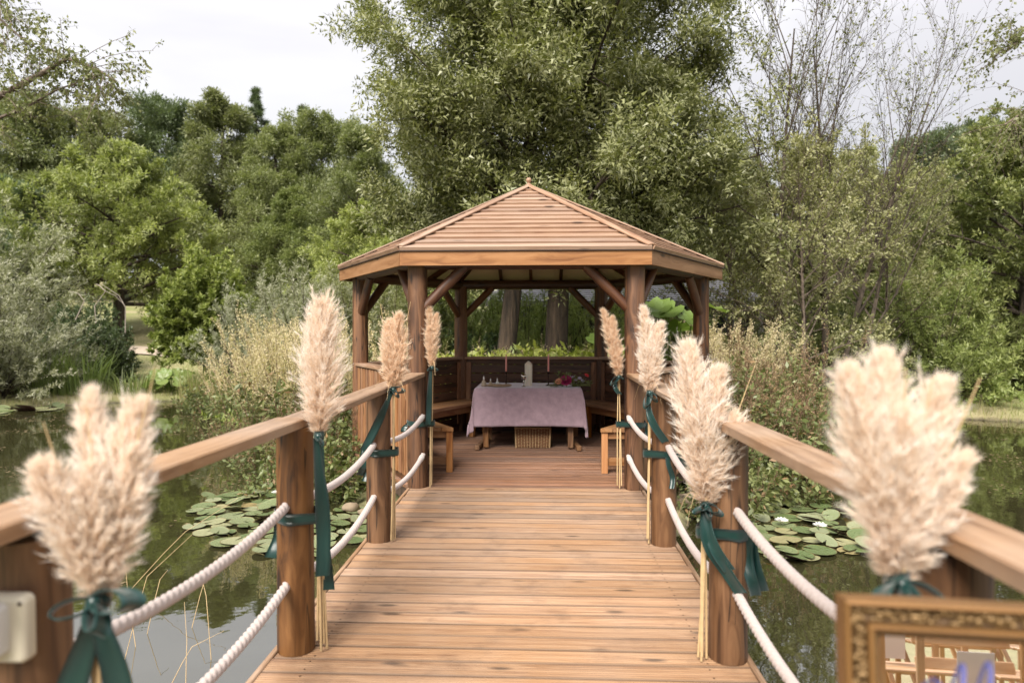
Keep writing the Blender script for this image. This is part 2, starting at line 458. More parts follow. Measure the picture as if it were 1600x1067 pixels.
# ------------------------------------------------------------------ mesh + object helpers
def wmat(o):
    m = o.matrix_basis.copy()
    if o.parent is not None:
        m = wmat(o.parent) @ o.matrix_parent_inverse @ m
    return m

def link(name, mesh, mat=None, parent=None, loc=None, rot=None, smooth=False):
    o = bpy.data.objects.new(name, mesh)
    COL.objects.link(o)
    if mat is not None and len(mesh.materials) == 0:
        mesh.materials.append(mat)
    if parent is not None:
        o.parent = parent
        o.matrix_parent_inverse = wmat(parent).inverted()
    if loc is not None:
        o.location = loc
    if rot is not None:
        o.rotation_euler = rot
    return o

def np_mesh(name, V, F, smooth=False, uv=None):
    me = bpy.data.meshes.new(name)
    V = np.ascontiguousarray(V, dtype=np.float32)
    F = np.ascontiguousarray(F, dtype=np.int32)
    n, k = F.shape
    me.vertices.add(len(V))
    me.vertices.foreach_set('co', V.ravel())
    me.loops.add(n * k)
    me.loops.foreach_set('vertex_index', F.ravel())
    me.polygons.add(n)
    me.polygons.foreach_set('loop_start', np.arange(0, n * k, k, dtype=np.int32))
    me.polygons.foreach_set('loop_total', np.full(n, k, dtype=np.int32))
    if smooth:
        me.polygons.foreach_set('use_smooth', np.ones(n, dtype=bool))
    if uv is not None:
        lay = me.uv_layers.new(name='UVMap')
        lay.data.foreach_set('uv', np.ascontiguousarray(uv[F.ravel()], dtype=np.float32).ravel())
    me.update(calc_edges=True)
    return me

class MB:
    """collects simple shapes into one mesh"""
    def __init__(self):
        self.v, self.f, self.s = [], [], []
    def _add(self, vs_, fs_, smooth=False):
        b = len(self.v)
        self.v.extend([tuple(p) for p in vs_])
        self.f.extend([tuple(i + b for i in q) for q in fs_])
        self.s.extend([smooth] * len(fs_))
        return self
    def box(self, c, s, rot=None, bev=0.0):
        hx, hy, hz = s[0] / 2, s[1] / 2, s[2] / 2
        if bev > 0:
            return self._bevbox(c, hx, hy, hz, min(bev, hx * .9, hy * .9, hz * .9), rot)
        p = [Vector((x, y, z)) for x in (-hx, hx) for y in (-hy, hy) for z in (-hz, hz)]
        if rot is not None:
            p = [rot @ q for q in p]
        p = [q + Vector(c) for q in p]
        return self._add(p, [(0, 1, 3, 2), (4, 6, 7, 5), (0, 4, 5, 1), (2, 3, 7, 6), (0, 2, 6, 4), (1, 5, 7, 3)])
    def _bevbox(self, c, hx, hy, hz, b, rot):
        p, idx = [], {}
        for sx in (-1, 1):
            for sy in (-1, 1):
                for sz in (-1, 1):
                    for ax in range(3):
                        q = [sx * (hx - b), sy * (hy - b), sz * (hz - b)]
                        q[ax] += (sx, sy, sz)[ax] * b
                        idx[(sx, sy, sz, ax)] = len(p)
                        p.append(Vector(q))
        f = []
        I = idx
        for s in (-1, 1):
            for ax in range(3):
                o1, o2 = [a for a in range(3) if a != ax]
                q = []
                for a, b_ in ((-1, -1), (1, -1), (1, 1), (-1, 1)):
                    k = [0, 0, 0]
                    k[ax] = s; k[o1] = a; k[o2] = b_
                    q.append(I[(k[0], k[1], k[2], ax)])
                flip = (s == 1) != (ax == 1)
                f.append(tuple(q) if flip else tuple(reversed(q)))
        for ax in range(3):        # edges along ax
            o1, o2 = [a for a in range(3) if a != ax]
            for a in (-1, 1):
                for b_ in (-1, 1):
                    def K(sa, axis):
                        k = [0, 0, 0]
                        k[ax] = sa; k[o1] = a; k[o2] = b_
                        return I[(k[0], k[1], k[2], axis)]
                    f.append((K(-1, o1), K(1, o1), K(1, o2), K(-1, o2)))
        for sx in (-1, 1):
            for sy in (-1, 1):
                for sz in (-1, 1):
                    f.append((I[(sx, sy, sz, 0)], I[(sx, sy, sz, 1)], I[(sx, sy, sz, 2)]))
        if rot is not None:
            p = [rot @ q for q in p]
        return self._add([q + Vector(c) for q in p], f)
    def tube(self, pts, radii, n=8, cap=True, smooth=True, squash=1.0):
        pts = [Vector(p) for p in pts]
        if isinstance(radii, (int, float)):
            radii = [radii] * len(pts)
        vs_, fs_ = [], []
        ref = None
        for i, p in enumerate(pts):
            t = (pts[min(i + 1, len(pts) - 1)] - pts[max(i - 1, 0)]).normalized()
            if ref is None:
                a = Vector((0, 0, 1)) if abs(t.z) < 0.9 else Vector((1, 0, 0))
                ref = (a - t * a.dot(t)).normalized()
            else:
                ref = (ref - t * ref.dot(t)).normalized()
            b = t.cross(ref)
            for k in range(n):
                an = 2 * PI * k / n
                vs_.append(p + (ref * math.cos(an) * squash + b * math.sin(an)) * radii[i])
        for i in range(len(pts) - 1):
            for k in range(n):
                k2 = (k + 1) % n
                fs_.append((i * n + k, i * n + k2, (i + 1) * n + k2, (i + 1) * n + k))
        self._add(vs_, fs_, smooth)
        if cap:
            self._add(vs_[:n], [tuple(reversed(range(n)))])
            self._add(vs_[-n:], [tuple(range(n))])
        return self
    def lathe(self, prof, c=(0, 0, 0), n=20, smooth=True):
        vs_, fs_ = [], []
        for r, z in prof:
            for k in range(n):
                an = 2 * PI * k / n
                vs_.append((c[0] + r * math.cos(an), c[1] + r * math.sin(an), c[2] + z))
        for i in range(len(prof) - 1):
            for k in range(n):
                k2 = (k + 1) % n
                fs_.append((i * n + k, i * n + k2, (i + 1) * n + k2, (i + 1) * n + k))
        self._add(vs_, fs_, smooth)
        if prof[0][0] > 1e-5:
            self._add(vs_[:n], [tuple(reversed(range(n)))])
        if prof[-1][0] > 1e-5:
            self._add(vs_[-n:], [tuple(range(n))])
        return self
    def prism(self, poly, z0, z1):
        n = len(poly)
        vs_ = [(x, y, z0) for x, y in poly] + [(x, y, z1) for x, y in poly]
        fs_ = [tuple(reversed(range(n))), tuple(range(n, 2 * n))]
        fs_ += [(i, (i + 1) % n, n + (i + 1) % n, n + i) for i in range(n)]
        return self._add(vs_, fs_)
    def strip(self, pts, wvecs, th=0.0015, bulge=0.0, cols=3):
        """a ribbon: centre line, half-width vector at each point; slightly cupped across"""
        pts = [Vector(p) for p in pts]
        wv = [Vector(w) for w in wvecs]
        vs_, fs_ = [], []
        for side in (0, 1):
            for i, p in enumerate(pts):
                t = (pts[min(i + 1, len(pts) - 1)] - pts[max(i - 1, 0)])
                nn = t.cross(wv[i])
                nn = nn.normalized() if nn.length > 1e-9 else Vector((0, 0, 1))
                for k in range(cols + 1):
                    u = 2 * k / cols - 1
                    vs_.append(p + wv[i] * u + nn * ((1 - u * u) * bulge + (th if side else -th)))
        m = cols + 1
        N = len(pts)
        for side in (0, 1):
            o = side * N * m
            for i in range(N - 1):
                for k in range(cols):
                    q = (o + i * m + k, o + i * m + k + 1, o + (i + 1) * m + k + 1, o + (i + 1) * m + k)
                    fs_.append(q if side == 0 else tuple(reversed(q)))
        for i in range(N - 1):
            for k in (0, cols):
                a, b = i * m + k, (i + 1) * m + k
                fs_.append((a, b, b + N * m, a + N * m))
        return self._add(vs_, fs_, True)
    def mesh(self, name):
        me = bpy.data.meshes.new(name)
        me.from_pydata(self.v, [], self.f)
        me.polygons.foreach_set('use_smooth', self.s)
        me.update()
        return me
    def build(self, name, mat, parent=None, loc=None, rot=None):
        return link(name, self.mesh(name), mat, parent, loc, rot)

def tag(o, label=None, cat=None, group=None, kind=None):
    if label: o['label'] = label
    if cat: o['category'] = cat
    if group: o['group'] = group
    if kind: o['kind'] = kind
    return o

def thing(name, label, cat, loc=(0, 0, 0), group=None, rot=None):
    o = bpy.data.objects.new(name, None)
    COL.objects.link(o)
    o.empty_display_size = 0.1
    o.location = loc
    if rot is not None:
        o.rotation_euler = rot
    o['label'] = label
    o['category'] = cat
    if group:
        o['group'] = group
    return o

def copy_tree(o, parent=None):
    c = o.copy()
    COL.objects.link(c)
    if parent is not None:
        c.parent = parent
    for ch in list(o.children):
        copy_tree(ch, c)
    return c

# ------------------------------------------------------------------ foliage kit (numpy)
def nrm(a):
    return a / np.maximum(np.linalg.norm(a, axis=-1, keepdims=True), 1e-9)

def perp_rand(rng, t):
    r = rng.normal(size=t.shape)
    r -= t * np.sum(r * t, axis=-1, keepdims=True)
    return nrm(r)

class Br:
    """N curved branches: P(s) = p0 + d L s + c L s^2"""
    def __init__(self, p0, d, L, r, c):
        self.p0, self.d, self.L, self.r, self.c = p0, d, L, r, c
    def P(self, s):
        L = self.L.reshape(-1, *([1] * (s.ndim - 1)))[..., None]
        x = (slice(None),) + (None,) * (s.ndim - 1)
        return self.p0[x] + L * (self.d[x] * s[..., None] + self.c[x] * (s ** 2)[..., None])
    def T(self, s):
        x = (slice(None),) + (None,) * (s.ndim - 1)
        return nrm(self.d[x] + 2 * self.c[x] * s[..., None])
    def child(self, rng, n, s0, s1, ang, Lr, rr, up=0.1, cup=0.0, taper=0.55, Lj=0.3, wob=0.12, even=True):
        N = len(self.L)
        if even:
            s = s0 + (s1 - s0) * (np.arange(n)[None, :] + rng.random((N, n))) / n
        else:
            s = s0 + (s1 - s0) * rng.random((N, n))
        P, T = self.P(s), self.T(s)
        pr = perp_rand(rng, T)
        a = ang * (1 + 0.3 * rng.normal(size=(N, n, 1)))
        d = nrm(T * np.cos(a) + pr * np.sin(a) + np.array([0, 0, up]))
        L = self.L[:, None] * Lr * (1 - taper * s) * (1 + Lj * (rng.random((N, n)) * 2 - 1))
        r = np.minimum(self.r[:, None] * (1 - 0.75 * s) * rr, self.r[:, None])
        c = rng.normal(size=(N, n, 3)) * wob + np.array([0, 0, cup])
        return Br(P.reshape(-1, 3), d.reshape(-1, 3), L.ravel(), r.ravel(), c.reshape(-1, 3))

def tubes(br, seg=4, sides=5, rend=0.25):
    N = len(br.L)
    s = np.tile(np.linspace(0, 1, seg + 1), (N, 1))
    P, T = br.P(s), br.T(s)
    ref = np.where(np.abs(T[:, :1, 2:3]) < 0.9, np.array([[[0, 0, 1.0]]]), np.array([[[1.0, 0, 0]]]))
    u = nrm(np.cross(T, np.broadcast_to(ref, T.shape)))
    v = np.cross(T, u)
    an = np.arange(sides) * 2 * PI / sides
    rr = br.r[:, None] * (1 - (1 - rend) * s)
    V = P[:, :, None, :] + rr[:, :, None, None] * (u[:, :, None, :] * np.cos(an)[None, None, :, None] + v[:, :, None, :] * np.sin(an)[None, None, :, None])
    b = (np.arange(N) * (seg + 1) * sides)[:, None, None]
    i = (np.arange(seg) * sides)[None, :, None]
    k = np.arange(sides)[None, None, :]
    k2 = (k + 1) % sides
    F = np.stack([b + i + k, b + i + k2, b + i + sides + k2, b + i + sides + k], -1).reshape(-1, 4)
    return V.reshape(-1, 3), F

def leaves(rng, br, n, size, aspect=0.45, s0=0.1, s1=1.0, spread=0.03, along=0.45, up=0.55, nz=0.7, sj=0.5, droop=0.0, fold=0.0, tri=False):
    """n leaves along every twig: kite-shaped quads facing roughly up"""
    N = len(br.L)
    s = s0 + (s1 - s0) * rng.random((N, n))
    P = br.P(s).reshape(-1, 3)
    T = br.T(s).reshape(-1, 3)
    m = len(P)
    pr = perp_rand(rng, T)
    ax = nrm(T * along + pr * (1 - along) + rng.normal(size=(m, 3)) * 0.25 - np.array([0, 0, droop]))
    P = P + pr * spread * rng.random((m, 1))
    nn = nrm(np.array([-.08 * up, -.34 * up, up]) * 1.3 + rng.normal(size=(m, 3)) * nz)   # leaves turn to the open, sunny side
    side = nrm(np.cross(nn, ax))
    nn = np.cross(ax, side)
    L = size * (1 + sj * (rng.random((m, 1)) * 2 - 1))
    w = L * aspect * 0.5
    if tri:
        V = np.stack([P - side * w * .9, P + side * w * .9, P + ax * L], 1).reshape(-1, 3)
        return V, np.arange(m * 3).reshape(m, 3)
    mid = P + ax * L * 0.45 - nn * L * fold
    V = np.stack([P, mid + side * w, P + ax * L, mid - side * w], 1).reshape(-1, 3)
    F = np.arange(m * 4).reshape(m, 4)
    return V, F

def cat(*vf):
    Vs, Fs, o = [], [], 0
    for V, F in vf:
        Vs.append(V); Fs.append(F + o); o += len(V)
    return np.concatenate(Vs), np.concatenate(Fs)

def A(*x):
    return np.array([x], float)

def tree_parts(seed, H=8.0, r0=0.2, lean=(0, 0), bend=(0, 0), t0=0.25, t1=0.98, n1=30, prof=None, el=None, c1=-0.05, n2=8, r2=0.42,
               n3=6, r3=0.40, nl=18, size=0.09, aspect=0.45, ang2=0.8, ang3=0.8, up2=0.15, up3=0.05, c2=0.0, droop=0.0, trunks=None,
               lim=0.30, twigs=False, nz=0.7, up=0.55, along=0.45, spread=0.05, s20=0.2, leaf_s0=0.05, lj=0.25, tb=0.03, tri=False):
    """trunk (or several) with limbs, boughs and leafy sprays; prof(t) = limb length at trunk height t, el(t) = its elevation"""
    rng = np.random.default_rng(seed)
    prof = prof or (lambda t: 2.5 * (1 - 0.6 * t))
    el = el or (lambda t: 0.3 + 0.7 * t)
    wood_, leaf_ = [], []
    for (x, y, h, rr, lx, ly) in (trunks or [(0, 0, H, r0, lean[0], lean[1])]):
        tr = Br(A(x, y, -0.15), nrm(A(lx, ly, 1.0)), np.array([h]), np.array([rr]), A(bend[0] + rng.normal() * tb, bend[1] + rng.normal() * tb, 0))
        wood_.append(tubes(tr, 10, 12, 0.15))
        n = n1
        t = t0 + (t1 - t0) * (np.arange(n) + rng.random(n) * 0.8) / n
        P = tr.P(t[None])[0]
        az = np.arange(n) * 2.39996 + rng.normal(size=n) * 0.4
        e = np.array([el(q) for q in t]) + rng.normal(size=n) * 0.12
        d = np.stack([np.cos(az) * np.cos(e), np.sin(az) * np.cos(e), np.sin(e)], -1)
        L = np.array([prof(q) for q in t]) * (1 + lj * (rng.random(n) * 2 - 1))
        c = rng.normal(size=(n, 3)) * 0.08 + np.array([0, 0, c1])
        r = np.maximum(rr * (1 - 0.85 * t) * lim * 1.6, 0.012)
        b1 = Br(P, d, L, r, c)
        wood_.append(tubes(b1, 6, 6, 0.2))
        b2 = b1.child(rng, n2, s20, 1.0, ang2, r2, 0.5, up=up2, cup=c2, taper=0.5)
        wood_.append(tubes(b2, 3, 4, 0.3))
        b3 = b2.child(rng, n3, 0.15, 1.0, ang3, r3, 0.5, up=up3, cup=c2, taper=0.3)
        if twigs:
            b3.r = np.maximum(b3.r, 0.004)
            wood_.append(tubes(b3, 2, 3, 0.4))
        leaf_.append(leaves(rng, b3, nl, size, aspect, leaf_s0, 1.0, spread, along, up, nz, droop=droop, tri=tri))
        # sprays at the bough ends as well
        leaf_.append(leaves(rng, b2, nl, size, aspect, 0.4, 1.0, spread, along, up, nz, droop=droop, tri=tri))
    return cat(*wood_), cat(*leaf_)

MESHES = {}
def tree_mesh(key, **kw):
    if key not in MESHES:
        (wv, wf), (lv, lf) = tree_parts(**kw)
        MESHES[key] = (np_mesh('trunk', wv, wf, True), np_mesh('crown', lv, lf))
    return MESHES[key]

def put_tree(key, name, label, cat_, loc, bark, leaf, group=None, rz=0.0, sc=1.0, szz=None, part_names=('trunk', 'crown'), **kw):
    tm, lm = tree_mesh(key, **kw)
    t = thing(name, label, cat_, loc, group)
    t.rotation_euler = (0, 0, rz)
    t.scale = (sc, sc, szz or sc)
    a = bpy.data.objects.new(part_names[0], tm); COL.objects.link(a); a.parent = t
    b = bpy.data.objects.new(part_names[1], lm); COL.objects.link(b); b.parent = t
    for o, m in ((a, bark), (b, leaf)):
        if len(o.data.materials) == 0:
            o.data.materials.append(m)
        o.material_slots[0].link = 'OBJECT'
        o.material_slots[0].material = m
    b['kind'] = 'stuff'
    return t

def shrub_parts(seed, n1=40, R=1.4, H=2.2, n2=7, n3=5, nl=10, size=0.07, aspect=0.4, el0=0.35, el1=1.45, c1=0.0, r2=0.35, r3=0.5, ang2=0.6,
                up2=0.3, base=0.35, droop=0.0, nz=0.7, up=0.5, along=0.5, rr=0.02, spread=0.03, twig=True, s20=0.15, tri=True, zc=-0.05, down=None):
    """many stems from the ground spreading to an ellipsoid of radius R and height H"""
    rng = np.random.default_rng(seed)
    az = np.arange(n1) * 2.39996 + rng.normal(size=n1) * .3
    e = el0 + (el1 - el0) * rng.random(n1) ** .75
    d = np.stack([np.cos(az) * np.cos(e), np.sin(az) * np.cos(e), np.sin(e)], -1)
    L = 1.0 / np.sqrt((np.cos(e) / R) ** 2 + (np.sin(e) / np.where(e < 0, down or H, H)) ** 2) * (0.8 + 0.3 * rng.random(n1))
    p0 = np.stack([np.cos(az) * base * rng.random(n1) * R, np.sin(az) * base * rng.random(n1) * R, np.full(n1, zc)], -1)
    b1 = Br(p0, d, L, np.full(n1, rr), rng.normal(size=(n1, 3)) * .06 + np.array([0, 0, c1]))
    w = [tubes(b1, 5, 5, 0.2)]
    if down:
        w.append(tubes(Br(A(0, 0, -.1), A(0, 0, 1.0), np.array([zc + .6]), np.array([.09]), A(0, 0, 0)), 5, 5, 0.6))
    b2 = b1.child(rng, n2, s20, 1.0, ang2, r2, 0.5, up=up2, taper=0.45)
    if twig:
        w.append(tubes(b2, 2, 3, 0.4))
    b3 = b2.child(rng, n3, 0.1, 1.0, ang2, r3, 0.5, up=up2 * .6, taper=0.3)
    lf = [leaves(rng, b3, nl, size, aspect, 0.0, 1.0, spread, along, up, nz, droop=droop, tri=tri),
          leaves(rng, b1, nl * 2, size, aspect, 0.6, 1.0, spread, along, up, nz, droop=droop, tri=tri),
          leaves(rng, b2, nl, size, aspect, 0.3, 1.0, spread, along, up, nz, droop=droop, tri=tri)]
    return cat(*w), cat(*lf)

def put_shrub(key, name, label, cat_, loc, bark, leaf, group=None, rz=0.0, sc=1.0, szz=None, **kw):
    if key not in MESHES:
        (wv, wf), (lv, lf) = shrub_parts(**kw)
        MESHES[key] = (np_mesh('stems', wv, wf, True), np_mesh('leaves', lv, lf))
    return put_tree(key, name, label, cat_, loc, bark, leaf, group, rz, sc, szz, ('stems', 'leaves'))

def weed_parts(seed, n=26, H=1.5, R=0.5, fan=0.35, nside=7, sl=0.22, nleaf=5, lsize=0.07, lasp=0.4, nseed=26, ssize=0.02, head=0.45, leaf_top=0.6, stem_r=0.004,
               sang=0.5, sasp=0.5, bendz=-0.12):
    """tall stems in a clump: leaves below, seed heads above"""
    rng = np.random.default_rng(seed)
    a = rng.random(n) * 2 * PI
    q = np.sqrt(rng.random(n)) * R
    p0 = np.stack([np.cos(a) * q, np.sin(a) * q, np.full(n, -0.05)], -1)
    d = nrm(np.stack([np.cos(a) * fan * rng.random(n), np.sin(a) * fan * rng.random(n), np.ones(n)], -1) + rng.normal(size=(n, 3)) * .08)
    L = H * (0.6 + 0.45 * rng.random(n))
    out = np.stack([np.cos(a), np.sin(a), np.zeros(n)], -1) * (0.10 * rng.random((n, 1))) + np.array([0, 0, bendz * .3])
    b1 = Br(p0, d, L, np.full(n, stem_r), out + rng.normal(size=(n, 3)) * .05)
    w = [tubes(b1, 6, 4, 0.35)]
    b2 = b1.child(rng, nside, 1 - head, 0.97, sang, sl, 0.6, up=0.25, taper=0.6)
    b2.r[:] = stem_r * 0.45
    w.append(tubes(b2, 2, 3, 0.5))
    seeds = cat(leaves(rng, b2, nseed, ssize, sasp, 0.05, 1.0, ssize * .6, 0.5, 0.2, 1.0),
                leaves(rng, b1, nseed * 2, ssize, sasp, 0.8, 1.0, ssize, 0.6, 0.2, 1.0))
    b3 = b1.child(rng, 7, 0.08, leaf_top, 1.0, 0.16, 0.5, up=0.15, taper=0.4)
    lv = cat(leaves(rng, b3, nleaf, lsize, lasp, 0.1, 1.0, 0.02, 0.4, 0.6, 0.6), leaves(rng, b1, nleaf * 3, lsize, lasp, 0.05, leaf_top, 0.02, 0.15, 0.5, 0.6))
    return cat(*w), seeds, lv

def put_weed(key, name, label, cat_, loc, seedmat, leafm, group=None, rz=0.0, sc=1.0, szz=None, stem='weedstem', **kw):
    if key not in MESHES:
        w, s, l = weed_parts(**kw)
        MESHES[key] = (np_mesh('stems', *w, smooth=True), np_mesh('seed_heads', *s), np_mesh('leaves', *l))
    t = thing(name, label, cat_, loc, group)
    t.rotation_euler = (0, 0, rz)
    t.scale = (sc, sc, szz or sc)
    for nm, me, m in zip(('stems', 'seed_heads', 'leaves'), MESHES[key], (M[stem], seedmat, leafm)):
        o = bpy.data.objects.new(nm, me); COL.objects.link(o); o.parent = t
        if len(me.materials) == 0:
            me.materials.append(m)
        o.material_slots[0].link = 'OBJECT'
        o.material_slots[0].material = m
        o['kind'] = 'stuff'
    return t

def blades(rng, P, h, w, lean=0.5, hj=0.4, seg=3, up=1.0, dirs=None):
    """curved tapering blades standing at points P"""
    m = len(P)
    a = rng.random(m) * 2 * PI if dirs is None else dirs
    out = np.stack([np.cos(a), np.sin(a), np.zeros(m)], -1)
    side = np.stack([-np.sin(a), np.cos(a), np.zeros(m)], -1)
    side = nrm(side + rng.normal(size=(m, 3)) * .3)
    H = h * (1 - hj + 2 * hj * rng.random((m, 1)))
    ln = lean * (0.25 + rng.random((m, 1)))
    rows = []
    for i in range(seg + 1):
        s = i / seg
        c = P + out * H * ln * s ** 1.8 + np.array([0, 0, up]) * H * (s - 0.42 * np.minimum(ln, 1.4) * s ** 2.6)
        ww = w * (1 - s ** 1.6) + 0.0005
        rows.append(c - side * ww / 2)
        rows.append(c + side * ww / 2)
    V = np.stack(rows, 1)
    k = V.shape[1]
    F = np.concatenate([np.stack([np.arange(m) * k + 2 * i, np.arange(m) * k + 2 * i + 1, np.arange(m) * k + 2 * i + 3, np.arange(m) * k + 2 * i + 2], -1) for i in range(seg)])
    return V.reshape(-1, 3), F

# ------------------------------------------------------------------ the ground and the pond
WZ = -0.50
_rs = np.random.default_rng(5)
_ph = _rs.random((6, 2)) * 10
def wob(x, y, s):
    return (np.sin(x * 0.9 * s + _ph[0, 0] + np.sin(y * .7 * s)) + np.sin(y * 1.1 * s + _ph[1, 0] + np.sin(x * .5 * s + 1)) + 0.5 * np.sin(x * 2.3 * s + y * 1.7 * s + _ph[2, 0])) / 2.5
def smooth(a, b, x):
    t = np.clip((x - a) / (b - a), 0, 1)
    return t * t * (3 - 2 * t)
SPITS = [at(-330, 500, 11.0), at(1960, 500, 11.5)]      # low spits on which the two overhanging birches stand
def shore(x, y):
    """positive = metres inland, negative = in the pond"""
    wl = 1.55 + np.where(x < 0, 0.66, 0.74) * np.maximum(y + 1.3, -0.3) + 0.25 * wob(x, y, 1.3)
    tongue = np.where(y > -1.75, np.minimum(wl - np.abs(x), (y + 1.75) * 1.2), -np.hypot(np.maximum(np.abs(x) - 1.0, 0), y + 1.75))
    by = 15.2 - 0.20 * x + 0.5 * wob(x, y, .6)
    q = np.sqrt((x / 19.0) ** 2 + ((y + 5.0) / by) ** 2)
    outer = (q - 1) * 13.0
    near = -7.9 - y + 0.2 * wob(x, y, 1.1)
    s = np.maximum(np.maximum(tongue, outer), near)
    for p in SPITS:
        dx = np.where(p.x < 0, np.maximum(x - p.x, 0) + np.maximum(p.x - 12 - x, 0), np.maximum(p.x - x, 0) + np.maximum(x - p.x - 12, 0))
        s = np.maximum(s, 1.5 + 0.3 * wob(x, y, 1.5) - np.hypot(dx, (y - p.y) * 0.8))
    return s
def ground_z(x, y):
    s = shore(x, y)
    z = np.where(s < 0, WZ + np.maximum(s * 0.8, -1.2), WZ + 0.22 * (1 - np.exp(-s * 2.5)) + 0.06 * np.minimum(s, 5) * .5)
    slope = 0.135 * smooth(3.0, -7.0, x) + 0.012 + 0.05 * smooth(14, 26, y)
    fx = np.maximum(s - 1.2, 0) * (y > -3) * smooth(4, 10, y)
    z = z + np.where(s > 0, np.minimum(fx, 34) * slope, 0)
    z = z + np.where(s > 0, 0.05 * wob(x, y, .8) * smooth(0, 3, s), 0)
    z = np.where(y < -8.1, np.maximum(z, -0.07 + 0 * z), z)
    return z
def gz(x, y):
    return float(ground_z(np.array([float(x)]), np.array([float(y)]))[0])
def on(px, py, d):
    """spot on the ground under what is seen at column px, d metres off"""
    p = at(px, py, d)
    return Vector((p.x, p.y, gz(p.x, p.y)))

def axis(lo, hi, c, fine, n):
    u = np.linspace(-1, 1, n)
    v = np.sinh(u * 3.2) / np.sinh(3.2)
    return np.where(v < 0, c + v * (c - lo), c + v * (hi - c))
gx = axis(-130, 130, 0.0, 1, 181)
gy = axis(-60, 200, 3.0, 1, 181)
XX, YY = np.meshgrid(gx, gy)
ZZ = ground_z(XX, YY)
GV = np.stack([XX.ravel(), YY.ravel(), ZZ.ravel()], -1)
ii = np.arange(180)
GF = (ii[None, :] + (ii * 181)[:, None])[..., None] + np.array([0, 1, 182, 181])
m_, nt_, out_ = new_mat('lawn_and_bank')
g = NT(nt_)
pos = g.n('ShaderNodeNewGeometry').outputs['Position']
n1 = g.noise(pos, 0.35, 4, 0.6)
n2 = g.noise(pos, 7.0, 4, 0.7)
n3 = g.noise(pos, 60.0, 3, 0.7)
c = g.mix(g.ramp(n1, [(0.40, (0, 0, 0)), (0.62, (1, 1, 1))]), (0.25, 0.28, 0.09), (0.44, 0.375, 0.22))
c = g.mix(g.ramp(n2, [(0.35, (0, 0, 0)), (0.7, (1, 1, 1))]), c, g.mix(0.35, c, (0.12, 0.12, 0.05)))
c = g.mix(g.math('MULTIPLY', n3, 0.35), c, (0.14, 0.13, 0.06))
sz = g.n('ShaderNodeSeparateXYZ'); g.l(pos, sz.inputs[0])
wet = g.math('MINIMUM', g.math('MAXIMUM', g.math('MULTIPLY', g.math('SUBTRACT', g.math('ADD', sz.outputs[2], g.math('MULTIPLY', n2, 0.15)), WZ + 0.06), 12.0), 0.0), 1.0)
c = g.mix(wet, (0.045, 0.033, 0.022), c)
b_ = g.bsdf(Base_Color=c, Roughness=0.95, Normal=g.bump(g.math('ADD', n3, n2), 0.6, 0.04))
g.l(b_.outputs[0], out_.inputs['Surface'])
M['ground'] = m_
ground = link('ground', np_mesh('ground', GV, GF.reshape(-1, 4), True), M['ground'])
tag(ground, kind='structure')

m_, nt_, out_ = new_mat('pond_water')
g = NT(nt_)
pos = g.n('ShaderNodeNewGeometry').outputs['Position']
w1 = g.noise(pos, 1.1, 2, 0.5)
w2 = g.noise(pos, 5.5, 2, 0.5)
mur = g.noise(pos, 0.5, 4, 0.6)
c = g.mix(mur, (0.012, 0.014, 0.006), (0.050, 0.046, 0.018))
b_ = g.bsdf(Base_Color=c, Roughness=0.02, IOR=2.9, Specular_IOR_Level=0.6, Normal=g.bump(g.math('ADD', w1, g.math('MULTIPLY', w2, 0.25)), 0.05, 0.08))
g.l(b_.outputs[0], out_.inputs['Surface'])
M['water'] = m_
wx = np.array([-22, 22.0]); wy = np.array([-9.5, 14.0])
WV = np.array([[-24, -9.2, WZ], [24, -9.2, WZ], [24, 15.5, WZ], [-24, 15.5, WZ]], float)
water = link('water', np_mesh('water', WV, np.array([[0, 1, 2, 3]])), M['water'])
tag(water, kind='structure')

# the pale track across the far lawn
tv, tf = [], []
tp = [(-24, 19.6), (-19, 18.0), (-15.5, 16.9), (-12.5, 16.7), (-9, 17.8), (-5, 19.5)]
N_ = 60
for i in range(N_ + 1):
    t = i / N_ * (len(tp) - 1)
    k = min(int(t), len(tp) - 2)
    f = t - k
    f = f * f * (3 - 2 * f) * .5 + f * .5
    x = tp[k][0] * (1 - f) + tp[k + 1][0] * f
    y = tp[k][1] * (1 - f) + tp[k + 1][1] * f
    for j, o in enumerate((-0.75, -0.3, 0.3, 0.75)):
        yy = y + o + 0.1 * math.sin(i * 0.9 + j)
        tv.append((x, yy, gz(x, yy) + (0.05 if abs(o) > .5 else 0.075)))
for i in range(N_):
    for j in range(3):
        tf.append((i * 4 + j, i * 4 + j + 4, i * 4 + j + 5, i * 4 + j + 1))
M['track'] = plain('pale_gravel', (0.46, 0.375, 0.29), 0.95, noise=0.3, nscale=14, bump=0.5)
path = link('path', np_mesh('path', np.array(tv), np.array(tf), True), M['track'])
tag(path, kind='structure')

# ------------------------------------------------------------------ footbridge
rng = random.Random(3)
PX = 0.965
PY = [-6.46, -4.86, -3.28]          # the three free posts of each side; the fourth is the gazebo's own front post
bridge = thing('footbridge', 'weathered timber footbridge with ridged decking leading across the pond to the gazebo', 'footbridge', (0, -5, 0))

